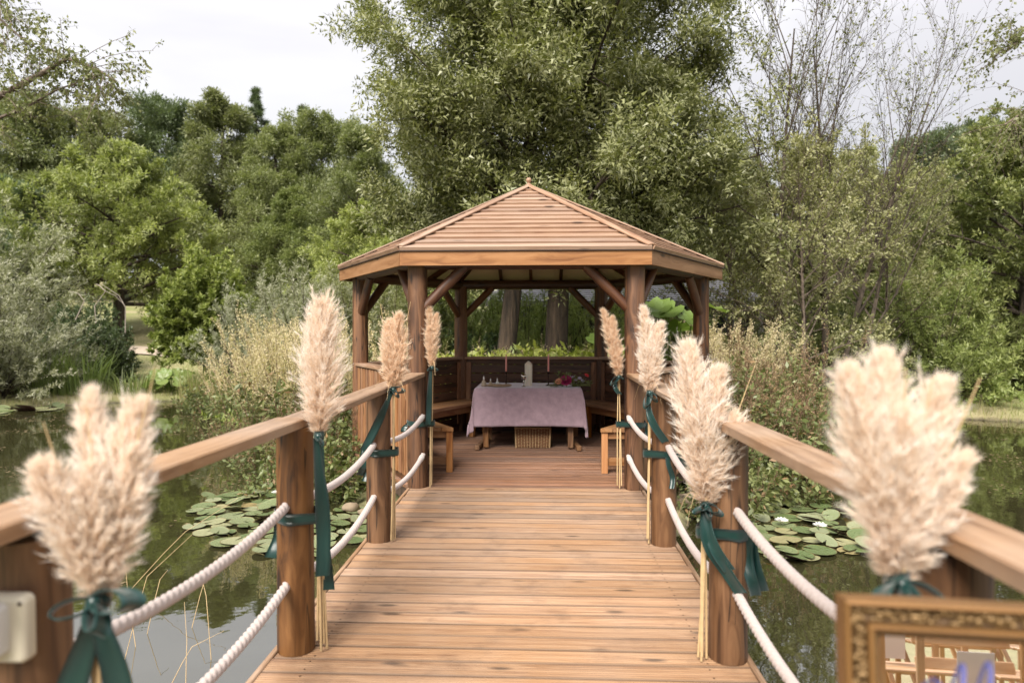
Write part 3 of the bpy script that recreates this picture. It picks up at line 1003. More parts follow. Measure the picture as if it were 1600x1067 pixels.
def board_mesh(name, half, w=0.1165, th=0.028, ridges=7, half2=None, screws=False):
    prof = [(-w / 2, -th), (-w / 2, -0.003), (-w / 2 + 0.003, 0)]
    p = (w - 0.006) / ridges
    for i in range(ridges):
        a = -w / 2 + 0.003 + i * p
        if i:
            prof += [(a - p * 0.26, 0), (a - p * 0.17, -0.0055), (a + p * 0.17, -0.0055), (a + p * 0.26, 0)]
    prof += [(w / 2 - 0.003, 0), (w / 2, -0.003), (w / 2, -th)]
    n = len(prof)
    h2 = half if half2 is None else half2
    def hw(y):
        f = (y + w / 2) / w
        return half * (1 - f) + h2 * f
    v = [(-hw(y), y, z) for y, z in prof] + [(hw(y), y, z) for y, z in prof]
    f = [(i, i + n, (i + 1) % n + n, (i + 1) % n) for i in range(n)]
    f += [tuple(range(n)), tuple(reversed(range(n, 2 * n)))]
    nb_ = len(f)
    if screws:
        for sx in (-.86, .86):
            for sy in (-.034, .034):
                o_ = len(v)
                v += [(sx + .005 * math.cos(q * PI / 3), sy + .005 * math.sin(q * PI / 3), .0006) for q in range(6)]
                f.append(tuple(range(o_, o_ + 6)))
    me = bpy.data.meshes.new(name)
    me.from_pydata(v, [], f)
    if screws:
        me.polygons.foreach_set('material_index', [0] * nb_ + [1] * (len(f) - nb_))
    me.update()
    return me

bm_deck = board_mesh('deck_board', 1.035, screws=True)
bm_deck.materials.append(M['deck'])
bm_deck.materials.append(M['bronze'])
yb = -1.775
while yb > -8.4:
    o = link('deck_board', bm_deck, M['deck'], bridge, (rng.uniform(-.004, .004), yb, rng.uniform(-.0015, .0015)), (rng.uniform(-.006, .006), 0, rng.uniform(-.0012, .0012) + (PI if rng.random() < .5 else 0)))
    yb -= 0.1245
for s in (-1, 1):
    MB().box((s * 1.051, -5.1, -0.055), (0.026, 6.62, 0.124), bev=0.004).build('edge_board', M['rail'], bridge)
    MB().box((s * 0.75, -5.1, -0.12), (0.07, 6.5, 0.16)).build('bearer', M['pile'], bridge)
    for y in PY + [-7.9]:
        MB().tube([(s * 0.8, y, -1.6), (s * 0.8, y, -0.04)], 0.075, 10).build('pile', M['pile'], bridge)

def post_mesh(h, r, seed, z0=0.0, n=16, wobble=0.03, flat=0.0):
    q = random.Random(seed)
    pts = [(0, 0, z0 + h * i / 8) for i in range(9)]
    mb = MB()
    mb.tube(pts, [r * (1 + q.uniform(-wobble, wobble) * .5) * (1.0 - .03 * i / 8) for i in range(9)], n)
    a = [q.uniform(0, 6.28) for _ in range(4)]
    vv = []
    for x, y, z in mb.v:
        an = math.atan2(y, x)
        k = 1 + wobble * (0.6 * math.sin(2 * an + a[0] + z * 1.2) + 0.4 * math.sin(3 * an + a[1] - z * 2.0) + .3 * math.sin(5 * an + z + a[2]))
        vv.append((x * k, y * k, z))
    mb.v = vv
    return mb

RAILZ = 1.045
for s in (-1, 1):
    for i, y in enumerate(PY):
        o = post_mesh(RAILZ - 0.04, 0.084, 10 + i + s * 5, wobble=0.02).build('post', M['post'], bridge, (s * PX, y, 0.001), (0, 0, rng.uniform(-.5, .5) + (0.4 if s < 0 else 2.6)))
    ys = [PY[0] - 0.42, PY[1] + 0.015, PY[2] + 0.02, -1.60]
    for i in range(3):
        y0, y1 = ys[i] + 0.004, ys[i + 1] - 0.004
        L = y1 - y0
        w, th = 0.142, 0.038
        mb = MB()
        if i == 0:          # rounded outer end towards the bank
            pl = [(-w / 2, L / 2), (-w / 2, -L / 2 + .06), (-w / 2 + .02, -L / 2 + .018), (-w / 2 + .055, -L / 2), (w / 2 - .055, -L / 2), (w / 2 - .02, -L / 2 + .018), (w / 2, -L / 2 + .06), (w / 2, L / 2)]
            q = [(x, y, -th / 2 + .0) for x, y in pl] + [(x, y, th / 2 - .005) for x, y in pl] + [(x * .93, y * .995, th / 2) for x, y in pl]
            n = len(pl)
            f = [tuple(range(n)), tuple(reversed(range(2 * n, 3 * n)))]
            for k in range(2):
                f += [(k * n + j, (k + 1) * n + j, (k + 1) * n + (j + 1) % n, k * n + (j + 1) % n) for j in range(n)]
            mb._add(q, f)
        else:
            mb.box((0, 0, 0), (w, L, th), bev=0.006)
        off = (0.006, -0.004, 0.003)[i]
        hz = (RAILZ + .012, RAILZ, RAILZ)[i]
        mb.build('handrail', M['rail'], bridge, (s * (PX + 0.008 + off), (y0 + y1) / 2, hz - th / 2), (((-0.010, 0.003, 0.0)[i]), 0, 0))

# ------------------------------------------------------------------ gazebo
R = 1.965
RE = 2.205
gaz = thing('gazebo', 'six sided open timber gazebo with a boarded pyramid roof and ball finial', 'gazebo', (0, 0, 0))
HV = [Vector((R * math.cos(rad(60 * k)), R * math.sin(rad(60 * k)), 0)) for k in range(6)]     # 0 = right, 1 back right, 2 back left, 3 left, 4 front left, 5 front right
# floor
y = -1.705 + 0.006
RF = 2.06
k = 0
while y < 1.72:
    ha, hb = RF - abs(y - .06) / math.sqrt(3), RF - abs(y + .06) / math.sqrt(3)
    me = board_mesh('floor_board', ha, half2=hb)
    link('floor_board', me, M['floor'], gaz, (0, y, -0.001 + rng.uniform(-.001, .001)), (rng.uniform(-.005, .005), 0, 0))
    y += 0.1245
MB().prism([(RF * .985 * math.cos(rad(60 * q)), RF * .985 * math.sin(rad(60 * q))) for q in range(6)], -0.16, -0.034).build('floor_frame', M['pile'], gaz)
for q in range(6):
    MB().tube([(1.8 * math.cos(rad(60 * q)), 1.8 * math.sin(rad(60 * q)), -1.8), (1.8 * math.cos(rad(60 * q)), 1.8 * math.sin(rad(60 * q)), -.161)], .08, 10).build('pile', M['pile'], gaz)
# posts: rough round logs
BZ0, BZ1 = 1.975, 2.105
for k in range(6):
    v = HV[k]
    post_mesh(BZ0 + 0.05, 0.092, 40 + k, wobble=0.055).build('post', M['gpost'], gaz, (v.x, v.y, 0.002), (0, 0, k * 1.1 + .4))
# ring beam, braces
for k in range(6):
    a, b = HV[k], HV[(k + 1) % 6]
    mid = (a + b) / 2
    ang = math.atan2(b.y - a.y, b.x - a.x)
    Lb = (b - a).length
    mb = MB().tube([(-Lb / 2 + .03, 0, 0), (0, 0, 0.0), (Lb / 2 - .03, 0, 0)], [0.064, .066, .064], 12)
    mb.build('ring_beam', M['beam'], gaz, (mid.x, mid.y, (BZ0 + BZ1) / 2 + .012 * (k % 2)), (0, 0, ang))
    dirv = (b - a).normalized()
    for vv, dd in ((a, dirv), (b, -dirv)):
        p0 = vv + dd * 0.035 + Vector((0, 0, 1.60))
        p1 = vv + dd * 0.44 + Vector((0, 0, 2.01))
        L = (p1 - p0).length
        m0 = (p0 + p1) / 2
        mb = MB().tube([(-L / 2, 0, 0), (0, 0, 0), (L / 2, 0, 0)], [0.047, 0.050, 0.048], 12)
        e = (p1 - p0).to_track_quat('X', 'Z').to_euler()
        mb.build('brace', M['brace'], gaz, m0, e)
# roof
RIN = RE * math.cos(rad(30))
ZE, ZA = 2.128, 3.045
roof = MB()
def hexpt(r, k, z):
    return (r * math.cos(rad(60 * k)), r * math.sin(rad(60 * k)), z)
vv = [hexpt(RE - .02, k, ZE - 0.012) for k in range(6)] + [(0, 0, ZA - 0.016)]
roof._add(vv, [(k, (k + 1) % 6, 6) for k in range(6)])
roof = roof.build('roof', M['ceil'], gaz)
SL = math.hypot(RIN, ZA - ZE)
NB = 15
t30 = math.tan(rad(30))
sdir = Vector((0, RIN, ZA - ZE)) / SL        # up the front slope
nrmv = Vector((0, -(ZA - ZE), RIN)) / SL
for k in range(NB):
    s0, s1 = k / NB, min((k + 1.06) / NB, 0.985)
    mb = MB()
    e0 = Vector((0, -RIN - .012, ZE)) if k == 0 else Vector((0, -RIN, ZE)) + sdir * SL * s0
    e1 = Vector((0, -RIN, ZE)) + sdir * SL * s1
    def row(e, s, n):
        h = RIN * (1 - s) * t30 - .004
        q = e + nrmv * n
        return [Vector((-h, q.y, q.z)), Vector((h, q.y, q.z))]
    lo, hi = row(e0, s0, 0.004 if k else -.004), row(e1, s1, 0.002)
    lo2, hi2 = row(e0, s0, 0.031), row(e1, s1, 0.011)
    lo3 = row(e0 + sdir * .004, s0, 0.0335)
    v8 = [lo[0], lo[1], hi[1], hi[0], lo2[0], lo2[1], hi2[1], hi2[0], lo3[0], lo3[1]]
    mb._add(v8, [(3, 2, 1, 0), (8, 9, 6, 7), (4, 5, 9, 8), (0, 1, 5, 4), (2, 3, 7, 6), (1, 2, 6, 9, 5), (3, 0, 4, 8, 7)])
    me = mb.mesh('roof_board')
    me.materials.append(M['roof'])
    for q in range(6):
        link('roof_board', me, M['roof'], roof, (0, 0, rng.uniform(-.0015, .0015)), (0, 0, rad(60 * q)))
for q in range(6):
    p0 = Vector(hexpt(RE + .012, q, ZE + 0.045))
    p1 = Vector((0, 0, ZA + 0.035)) + Vector(hexpt(0.03, q, 0))
    L = (p1 - p0).length
    e = (p1 - p0).to_track_quat('X', 'Z').to_euler()
    mb = MB()
    for sgn in (-1, 1):         # two boards meeting in a shallow vee over the hip
        mb.box((0, sgn * .024, -.006), (L, .047, .016), rot=Matrix.Rotation(-sgn * .24, 3, 'X'), bev=.003)
    mb.build('ridge_cap', M['roof'], roof, (p0 + p1) / 2, e)
MB().lathe([(r_ * .8, z_ * .8) for r_, z_ in [(0.0, .0), (.05, 0), (.052, .018), (.03, .028), (.018, .038), (.024, .05), (.036, .066), (.040, .083), (.036, .10), (.022, .116), (0, .122)]], (0, 0, ZA + .03), 20, True).build('finial', M['roof'], roof)
for q in range(6):
    ka, kb = q, q + 1
    # fascia, mitred at its ends
    def fas(r0, r1, z0, z1, mat, name):
        cx = 0
        v = []
        for r in (r0, r1):
            for sg in (-1, 1):
                for z in (z0, z1):
                    v.append((sg * r * math.sin(rad(30)) * .9985, -r * math.cos(rad(30)), z))
        f = [(0, 1, 3, 2), (4, 6, 7, 5), (0, 2, 6, 4), (1, 5, 7, 3), (0, 4, 5, 1), (2, 3, 7, 6)]
        mb = MB()
        mb._add(v, f)
        mb.build(name, mat, gaz, (0, 0, 0), (0, 0, rad(60 * q)))
    fas(RE - .036, RE, 1.996, 2.118, M['fascia'], 'fascia_board')
    fas(RE - .03, RE + .018, 2.1205, 2.1275, M['drip'], 'roof_edge')
    # rafters: one under each hip, three common rafters per face
    p0 = Vector(hexpt(RE - .06, q, ZE - 0.075)); p1 = Vector(hexpt(.06, q, ZA - .07))
    MB().box((0, 0, 0), ((p1 - p0).length, .045, .075)).build('rafter', M['brace'], gaz, (p0 + p1) / 2, (p1 - p0).to_track_quat('X', 'Z').to_euler())
    for j in (-1, 0, 1):
        xx = j * 0.42
        smax = 1 - (abs(xx) + .04) / (RIN * t30)
        p0 = Vector((xx, -RIN + .05, ZE - .058)); p1 = Vector((xx, -RIN, ZE)) + sdir * SL * min(smax, .93) - Vector((0, 0, .066))
        rz = Matrix.Rotation(rad(60 * q), 4, 'Z')
        e = (rz.to_3x3() @ (p1 - p0)).to_track_quat('X', 'Z').to_euler()
        MB().box((0, 0, 0), ((p1 - p0).length, .042, .065)).build('rafter', M['brace'], gaz, rz @ ((p0 + p1) / 2), e)
# walls on five sides (the front between posts 4 and 5 is the way in)
WH = 1.0
for k in (0, 1, 2, 3, 5):
    a, b = HV[k], HV[(k + 1) % 6]
    mid = (a + b) / 2
    ang = math.atan2(b.y - a.y, b.x - a.x)
    rz = Matrix.Rotation(ang, 3, 'Z')
    L = (b - a).length - 0.15
    def put(name, mb, mat, lx, ly, lz, rot=0.0):
        p = rz @ Vector((lx, ly, 0)) + mid
        return mb.build(name, mat, gaz, (p.x, p.y, lz), (0, rot, ang))
    # local +y points inwards, x along the wall
    put('rail_cap', MB().box((0, 0, 0), (L + .13, .150, .036), bev=.006), M['railx'], 0, 0, RAILZ - .018 - .002 * (k % 2))
    put('top_rail', MB().box((0, 0, 0), (L, .045, .07), bev=.004), M['wall'], 0, -.012, RAILZ - .0735)
    put('bottom_rail', MB().box((0, 0, 0), (L, .045, .07), bev=.004), M['wall'], 0, -.012, .040)
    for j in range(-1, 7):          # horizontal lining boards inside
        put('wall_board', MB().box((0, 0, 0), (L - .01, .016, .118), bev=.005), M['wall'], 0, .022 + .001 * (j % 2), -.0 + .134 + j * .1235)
    for lx in (-L / 2 + .035, 0, L / 2 - .035):
        put('wall_stile', MB().box((0, 0, 0), (.07, .02, .86), bev=.004), M['slat'] if lx else M['slat'], lx, .044, .54)
    n = 16
    for j in range(n):          # vertical slats outside
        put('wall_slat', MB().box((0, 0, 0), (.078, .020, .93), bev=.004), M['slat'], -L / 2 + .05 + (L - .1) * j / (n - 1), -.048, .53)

# ------------------------------------------------------------------ benches round the inside
def bench(label, poly_fn, legs, ang, mid):
    pass
BI, BO = 1.19, 1.62         # inner and outer apothem of the seat
BH = 0.455
def bench_seg(k, label, cut=None):
    """seat along wall k in the wall's own frame: x along the wall, y inwards"""
    a, b = HV[k], HV[(k + 1) % 6]
    mid = (a + b) / 2
    ang = math.atan2(b.y - a.y, b.x - a.x)
    t = thing('bench', label, 'bench', (mid.x * .82, mid.y * .82, 0), 'benches round the inside of the gazebo')
    ap = R * math.cos(rad(30))
    npl = 4
    w = (BO - BI) / npl
    rz = Matrix.Rotation(ang, 3, 'Z')
    def clipx(y0, y1, apo, sgn):
        return sgn * apo * t30
    for j in range(npl):
        a0, a1 = BI + j * w + .003, BI + (j + 1) * w - .003
        pts = [[-a0 * t30 + .003, ap - a0], [a0 * t30 - .003, ap - a0], [a1 * t30 - .003, ap - a1], [-a1 * t30 + .003, ap - a1]]
        if cut is not None:     # squared off level with the way in
            for i_, (ia, ib) in ((0, (0, 1)), (1, (3, 2))):
                pa, pb = pts[ia], pts[ib]
                wa, wb = rz @ Vector((pa[0], pa[1], 0)) + mid, rz @ Vector((pb[0], pb[1], 0)) + mid
                if wa.y < cut:
                    f = (cut - wa.y) / (wb.y - wa.y)
                    pts[ia] = [pa[0] + (pb[0] - pa[0]) * f, pa[1]]
                elif wb.y < cut:
                    f = (cut - wa.y) / (wb.y - wa.y)
                    pts[ib] = [pa[0] + (pb[0] - pa[0]) * f, pa[1]]
        mb = MB().prism([tuple(p) for p in reversed(pts)], -.036, 0)
        mb.build('seat_board', M['bench'], t, (mid.x, mid.y, BH + rng.uniform(-.0008, .0008)), (0, 0, ang))
    ends = [(-.5, .5)]
    xs = (-BI * t30 + .08, BI * t30 - .08)
    for x in xs:
        p = rz @ Vector((x, ap - BI - .05, 0)) + mid
        if cut is not None and p.y < cut + .02:
            continue
        MB().box((0, 0, 0), (.06, .06, BH - .038), bev=.003).build('leg', M['benchleg'], t, (p.x, p.y, (BH - .038) / 2 + .002), (0, 0, ang))
    MB().box((0, 0, 0), (BI * t30 * (1.15 if cut is not None else 1.7), .03, .08), bev=.003).build('apron', M['bench'], t, rz @ Vector((BI * t30 * (.30 if (cut is not None and k == 5) else (-.30 if cut is not None else 0)), ap - BI - .025 - .05, 0)) + mid + Vector((0, 0, BH - .085)), (0, 0, ang))
    if cut is not None:
        sg = -1 if k == 3 else 1
        for x in (.775, 1.10):
            MB().box((0, 0, 0), (.062, .062, BH - .038), bev=.003).build('leg', M['benchleg'], t, (sg * x, cut + .05, (BH - .038) / 2 + .002))
        MB().box((0, 0, 0), (.30, .03, .075), bev=.003).build('stretcher', M['bench'], t, (sg * .95, cut + .06, .115))
        MB().box((0, 0, 0), (.36, .028, .07), bev=.003).build('end_rail', M['bench'], t, (sg * .93, cut + .055, BH - .075))
bench_seg(3, 'bench end nearest the handrail with the white socket box, beside the way in', cut=-1.12)
bench_seg(5, 'bench end beside the way in on the bouquet side of the table', cut=-1.12)
bench_seg(2, 'slatted bench along the gazebo wall behind the driftwood end of the table')
bench_seg(0, 'slatted bench along the gazebo wall behind the bouquet end of the table')
bench_seg(1, 'slatted bench against the gazebo back wall, straight behind the tablecloth')

# ------------------------------------------------------------------ shed beyond the gazebo
sp0 = on(980, 0, 17.6)
shed = thing('shed', 'long dark timber shed with a grey tiled roof among the trees behind the gazebo', 'shed', (sp0.x, sp0.y, sp0.z))
xa, xb = at(735, 470, 17.6).x, at(1213, 470, 17.6).x
yf = sp0.y
ze, zr = at(1000, 472, 17.6).z, at(1000, 440, 17.6).z + .12
zg = sp0.z - .3
MB().box(((xa + xb) / 2, yf + 1.5, (zg + ze) / 2), (xb - xa - 1.1, 2.2, ze - zg)).build('wall', M['shedwall'], shed)
nrow = 11
for r_ in range(nrow):
    f0, f1 = r_ / nrow, (r_ + 1.12) / nrow
    def edge(f, lift):
        hip = 1.1 * f
        return Vector((xa + hip, yf + 1.5 * f, ze + (zr - ze) * f + lift)), Vector((xb - hip, yf + 1.5 * f, ze + (zr - ze) * f + lift))
    a, b = edge(f0, .045); c_, d_ = edge(min(f1, 1.0), .02)
    a2, b2 = edge(f0, .01)
    mb = MB()
    mb._add([a, b, d_, c_, a2, b2], [(0, 1, 2, 3), (4, 5, 1, 0)])
    o = mb.build('tile_course', M['slate'], shed)
mb = MB()
for sgn, xe in ((1, xb), (-1, xa)):
    mb._add([(xe, yf, ze), (xe, yf + 3.0, ze), (xe - sgn * 1.1, yf + 1.5, zr + .02)], [(0, 1, 2) if sgn > 0 else (0, 2, 1)])
mb._add([(xa, yf + 3, ze), (xb, yf + 3, ze), (xb - 1.1, yf + 1.5, zr + .02), (xa + 1.1, yf + 1.5, zr + .02)], [(1, 0, 3, 2)])
mb._add([(xa, yf, ze - .005), (xb, yf, ze - .005), (xb, yf + 3, ze - .005), (xa, yf + 3, ze - .005)], [(0, 3, 2, 1)])
mb.build('roof', M['slate'], shed)
MB().box(((xa + xb) / 2, yf - .012, ze - .05), (xb - xa, .02, .11)).build('fascia', M['shedpost'], shed)
for x in (xb - .35, xb - 2.2, xa + .5, xa + 3.0):
    MB().box((x, yf + .15, (zg + ze) / 2), (.12, .12, ze - zg - .01)).build('post', M['shedpost'], shed)
for x in (xb - 1.4, xa + 1.8, xa + 4.2):
    w_ = MB().box((x, yf + .395, ze - .55), (.9, .03, .6)).build('window', M['shedpost'], shed)
    MB().box((x, yf + .375, ze - .55), (.78, .012, .48)).build('pane', M['glassdark'], w_)

# ------------------------------------------------------------------ trees
# the big two-stemmed tree straight behind the gazebo
pL, pR = on(781, 0, 13.2), on(866, 0, 13.6)
cen = (pL + pR) / 2
def prof_c(t):
    return 3.4 * np.interp(t, [.15, .3, .5, .7, .85, 1], [.85, 1.0, 1.05, .92, .66, .34])
put_tree('central', 'broadleaf_tree', 'tall dense dark green tree with two thick trunks rising straight behind the gazebo', 'tree', cen, M['bark'], M['leaf_central'],
         seed=11, t0=.235, t1=.98, n1=64, prof=prof_c, el=lambda t: .05 + 1.0 * t, c1=-.06, n2=10, n3=8, nl=78, size=.076, lj=.22, tri=True, spread=.20, along=.25, ang2=1.05, ang3=1.15, aspect=.46, r2=.46, r3=.58,
         trunks=[(pL.x - cen.x, pL.y - cen.y, 11.5, .205, .10, .02), (pR.x - cen.x, pR.y - cen.y, 12.0, .255, .03, .0)], droop=.02, up2=.28, up3=.15, nz=.75, lim=.20, bend=(0.02, 0))

def P_(x, d, dz=0.0):
    p = on(x, 0, d)
    return Vector((p.x, p.y, p.z + dz))

# light leafy tree on the far lawn and its neighbours
put_tree('layer', 'broadleaf_tree', 'wide light green tree with layered branches across the far lawn', 'tree', P_(180, 28.5), M['bark_dark'], M['leaf_light'],
         tri=True, seed=21, H=7.6, r0=.26, t0=.19, n1=52, prof=lambda t: 4.6 * np.interp(t, [0, .2, .5, .8, 1], [.85, 1, .85, .5, .12]), el=lambda t: .05 + .55 * t, c1=-.05, n2=9, n3=7, nl=30, size=.135, aspect=.5, nz=.6, up=.8, spread=.20, r2=.46, sc=1.0)
put_shrub('round', 'hornbeam_bush', 'rounded bright green bush with upright shoots beside the lawn path', 'bush', P_(316, 20.0), M['bark_dark'], M['leaf_round'],
          seed=22, n1=230, R=1.30, H=2.15, down=1.25, zc=1.45, n2=7, n3=4, nl=11, size=.105, aspect=.55, el0=-.85, el1=1.5, r2=.24, r3=.5, up2=.55, base=.12, rr=.014, s20=.4, twig=False)
far = dict(tri=True, seed=31, H=10.5, r0=.26, t0=.22, n1=30, prof=lambda t: 3.6 * np.interp(t, [0, .3, .6, .85, 1], [.7, 1, .9, .6, .25]), el=lambda t: .15 + .7 * t, n2=8, n3=7, nl=44, size=.135, aspect=.55, r2=.55, r3=.55, ang2=1.0, nz=.75, up=.7, spread=.42)
far2 = dict(tri=True, seed=33, H=10.5, r0=.22, t0=.12, n1=34, prof=lambda t: 3.1 * np.interp(t, [0, .2, .6, 1], [.9, 1, .75, .2]), el=lambda t: .0 + .55 * t, n2=8, n3=7, nl=40, size=.135, aspect=.5, r2=.52, r3=.55, ang2=1.0, nz=.75, up=.75, spread=.42)
put_tree('faro', 'broadleaf_tree', 'outermost skyline tree behind the lawn, below the overhanging birch bough', 'tree', P_(30, 41), M['bark_dark'], M['leaf_far'], 'trees along the skyline', .3, 1.10, **far)
put_tree('faro', 'broadleaf_tree', 'olive green skyline tree directly above the wide light green tree', 'tree', P_(135, 43), M['bark_dark'], M['leaf_far'], 'trees along the skyline', 2.0, 1.10)
put_tree('faro', 'broadleaf_tree', 'round topped dark green skyline tree between the light green tree and the spiky conifer', 'tree', P_(258, 44), M['bark_dark'], M['leaf_fardark'], 'trees along the skyline', 4.1, 1.17)
put_tree('farp', 'broadleaf_tree', 'bushy skyline tree just before the spiky conifer, above the rounded bright bush', 'tree', P_(342, 42), M['bark_dark'], M['leaf_far'], 'trees along the skyline', 1.0, 1.22, **far2)
put_tree('farp', 'broadleaf_tree', 'broad mid green tree in front of the spiky conifer', 'tree', P_(430, 40), M['bark_dark'], M['leaf_far'], 'trees along the skyline', 3.1, 1.02)
put_tree('faro', 'broadleaf_tree', 'pale green skyline tree beside the edge of the big two trunked tree', 'tree', P_(500, 43), M['bark_dark'], M['leaf_far'], 'trees along the skyline', 5.2, 1.06)
put_tree('farp', 'broadleaf_tree', 'mid green tree standing low behind the gazebo roof corner on the lawn side', 'tree', P_(560, 36), M['bark_dark'], M['leaf_far'], 'trees along the skyline', 5.5, .95)
con = dict(tri=True, seed=35, H=13.0, r0=.17, t0=.25, n1=64, prof=lambda t: 2.6 * (1.03 - t), el=lambda t: -.05 + .3 * t, n2=9, n3=4, nl=8, size=.26, aspect=.14, ang2=1.0, up2=.02, nz=.8, r2=.35)
put_tree('conifer', 'conifer', 'spiky bare topped conifer poking above the skyline', 'tree', P_(405, 45), M['bark_dark'], M['leaf_fardark'], None, 0, 1.10, **con)
put_tree('conifer', 'conifer', 'smaller dark conifer near the edge of the big two trunked tree', 'tree', P_(478, 46), M['bark_dark'], M['leaf_fardark'], None, 2.0, 1.0)
# middle distance between the lawn and the gazebo
put_tree('farp', 'broadleaf_tree', 'bright tree filling the gap between the round bush and the gazebo roof', 'tree', P_(450, 31), M['bark_dark'], M['leaf_hedge'], 'trees along the skyline', 2.5, .62)
put_tree('layer', 'broadleaf_tree', 'low light green tree leaning in beside the gazebo roof', 'tree', P_(600, 24), M['bark_dark'], M['leaf_light'], None, 2.0, .62)
put_tree('farp', 'broadleaf_tree', 'dark tree behind the grey willow at the picture edge', 'tree', P_(20, 27), M['bark_dark'], M['leaf_fardark'], None, .4, .60)

# overhanging birch at the upper corner
def birch_limb(name, label, base, pts, seed, cat_='tree', nl=9, size=.055):
    t = thing(name, label, cat_, base)
    w_, l_ = [], []
    r = np.random.default_rng(seed)
    mbv = MB()
    for (chain, rr) in pts:
        mbv.tube(chain, [rr * (1 - .85 * i / (len(chain) - 1)) + .004 for i in range(len(chain))], 7)
    me = mbv.mesh('trunk')
    link('trunk', me, M['bark_light'], t)
    segs = []
    for chain, rr in pts[1:]:
        for i in range(len(chain) - 1):
            a, b = Vector(chain[i]), Vector(chain[i + 1])
            segs.append((a, (b - a)))
    p0 = np.array([tuple(a) for a, d in segs]); dd = np.array([tuple(d) for a, d in segs])
    L = np.linalg.norm(dd, axis=1)
    b1 = Br(p0, dd / L[:, None], L, np.full(len(L), .02), np.zeros((len(L), 3)))
    b2 = b1.child(r, 8, 0, 1, .8, 1.0, .3, up=0.05, cup=-.15, taper=.2)
    b2.L = .35 + .75 * r.random(len(b2.L)); b2.r[:] = .007
    b3 = b2.child(r, 7, .1, 1, .8, .45, .5, up=-.1, cup=-.35, taper=.3)
    b3.r[:] = .003
    V, F = cat(tubes(b2, 3, 4, .4), tubes(b3, 2, 3, .5))
    o = link('twigs', np_mesh('twigs', V, F), M['bark_light'], t); o['kind'] = 'stuff'
    V, F = cat(leaves(r, b3, nl, size, .62, .1, 1.0, .02, .2, .1, .9, droop=.5), leaves(r, b2, nl, size, .62, .2, 1.0, .02, .2, .1, .9, droop=.5))
    o = link('leaves', np_mesh('leaves', V, F), M['leaf_birch'], t); o['kind'] = 'stuff'
    return t
bl = on(-330, 0, 11.0)
D = 11.0
def A_(x, y, d=D):
    return tuple(at(x, y, d))
birch_limb('birch_tree', 'birch reaching a thin leafy bough into the pale sky above the lawn', bl,
           [([(bl.x, bl.y, bl.z - .2), A_(-320, 300), A_(-290, 0), A_(-260, -300)], .17),
            ([A_(-305, 330), A_(-150, 235), A_(0, 150), A_(60, 118), A_(105, 92), A_(150, 108), A_(182, 128)], .065),
            ([A_(-295, 90), A_(-130, 40), A_(0, 30), A_(50, 75)], .04),
            ([A_(-150, 235), A_(-40, 200), A_(40, 168), A_(90, 140), A_(150, 120)], .03),
            ([A_(-285, -60), A_(-120, -60), A_(-20, -30), A_(20, 40)], .035),
            ([A_(-310, 200), A_(-450, 120, 11.5), A_(-560, 80, 12.0)], .05), ([A_(-285, -40), A_(-400, -150, 10.5), A_(-520, -190, 10.2)], .045), ([A_(-300, 60), A_(-260, -20, 12.4), A_(-250, -60, 13.6)], .04), ([A_(-270, -200), A_(-250, -330), A_(-230, -440)], .04)], 51)
br_ = on(1960, 0, 11.5)
birch_limb('birch_tree', 'tree hanging dark leafy twig ends into the sky beside the hedge tree', br_,
           [([(br_.x, br_.y, br_.z - .2), A_(1950, 300, 11.5), A_(1930, -100, 11.5)], .17),
            ([A_(1945, 180, 11.5), A_(1780, 120, 11.5), A_(1660, 75, 11.5), A_(1600, 60, 11.5), A_(1568, 85, 11.5)], .05),
            ([A_(1945, 260, 11.5), A_(1780, 190, 11.5), A_(1660, 160, 11.5), A_(1600, 175, 11.5), A_(1570, 195, 11.5)], .05),
            ([A_(1945, 120, 11.5), A_(2080, 40, 11.9), A_(2200, 10, 12.2)], .05), ([A_(1938, 0, 11.5), A_(1850, -120, 11.2), A_(1790, -200, 11.0)], .045), ([A_(1940, 60, 11.5), A_(1960, -30, 12.8), A_(1970, -60, 13.8)], .04), ([A_(1932, -80, 11.5), A_(2040, -190, 11.4), A_(2120, -240, 11.3)], .045)], 52)

# slender birches with bare tops on the mirror side
birch = dict(n2=8, n3=9, nl=2, size=.05, aspect=.62, r2=.44, r3=.42, twigs=True, el=lambda t: .95 + .3 * t, c1=.02, tb=.15, lj=.4, up2=.35, up3=.2, ang2=.6, ang3=.6, lim=.33, nz=.9, up=.2, droop=.3)
put_tree('birch_a', 'birch_tree', 'straight slender birch with a bare forking top next to the gazebo', 'tree', P_(1216, 13.5), M['bark_dark'], M['leaf_birch'], None, .4,
         seed=61, H=7.2, r0=.08, lean=(-.005, 0), t0=.28, n1=13, prof=lambda t: 4.0 * (1.1 - .5 * t), **birch)
put_tree('birch_b', 'birch_tree', 'many stemmed birch with bare twiggy crowns leaning away from the gazebo', 'tree', P_(1292, 14.0), M['bark_dark'], M['leaf_birch'], None, 0.0,
         seed=62, t0=.28, n1=9, prof=lambda t: 4.0 * (1.1 - .5 * t),
         trunks=[(0, 0, 7.0, .075, .03, 0), (.25, .1, 6.4, .065, .17, 0), (.45, -.1, 5.4, .06, .28, .02), (-.1, .2, 6.2, .055, -.10, .05)], **birch)
put_tree('birch_c', 'birch_tree', 'thin pale birch close against the edge of the big two trunked tree', 'tree', P_(1168, 15.5), M['bark_light'], M['leaf_birch'], None, 2.0,
         seed=63, H=7.0, r0=.055, lean=(-.06, 0), t0=.15, n1=11, prof=lambda t: 2.6 * (1.05 - .5 * t), **birch)
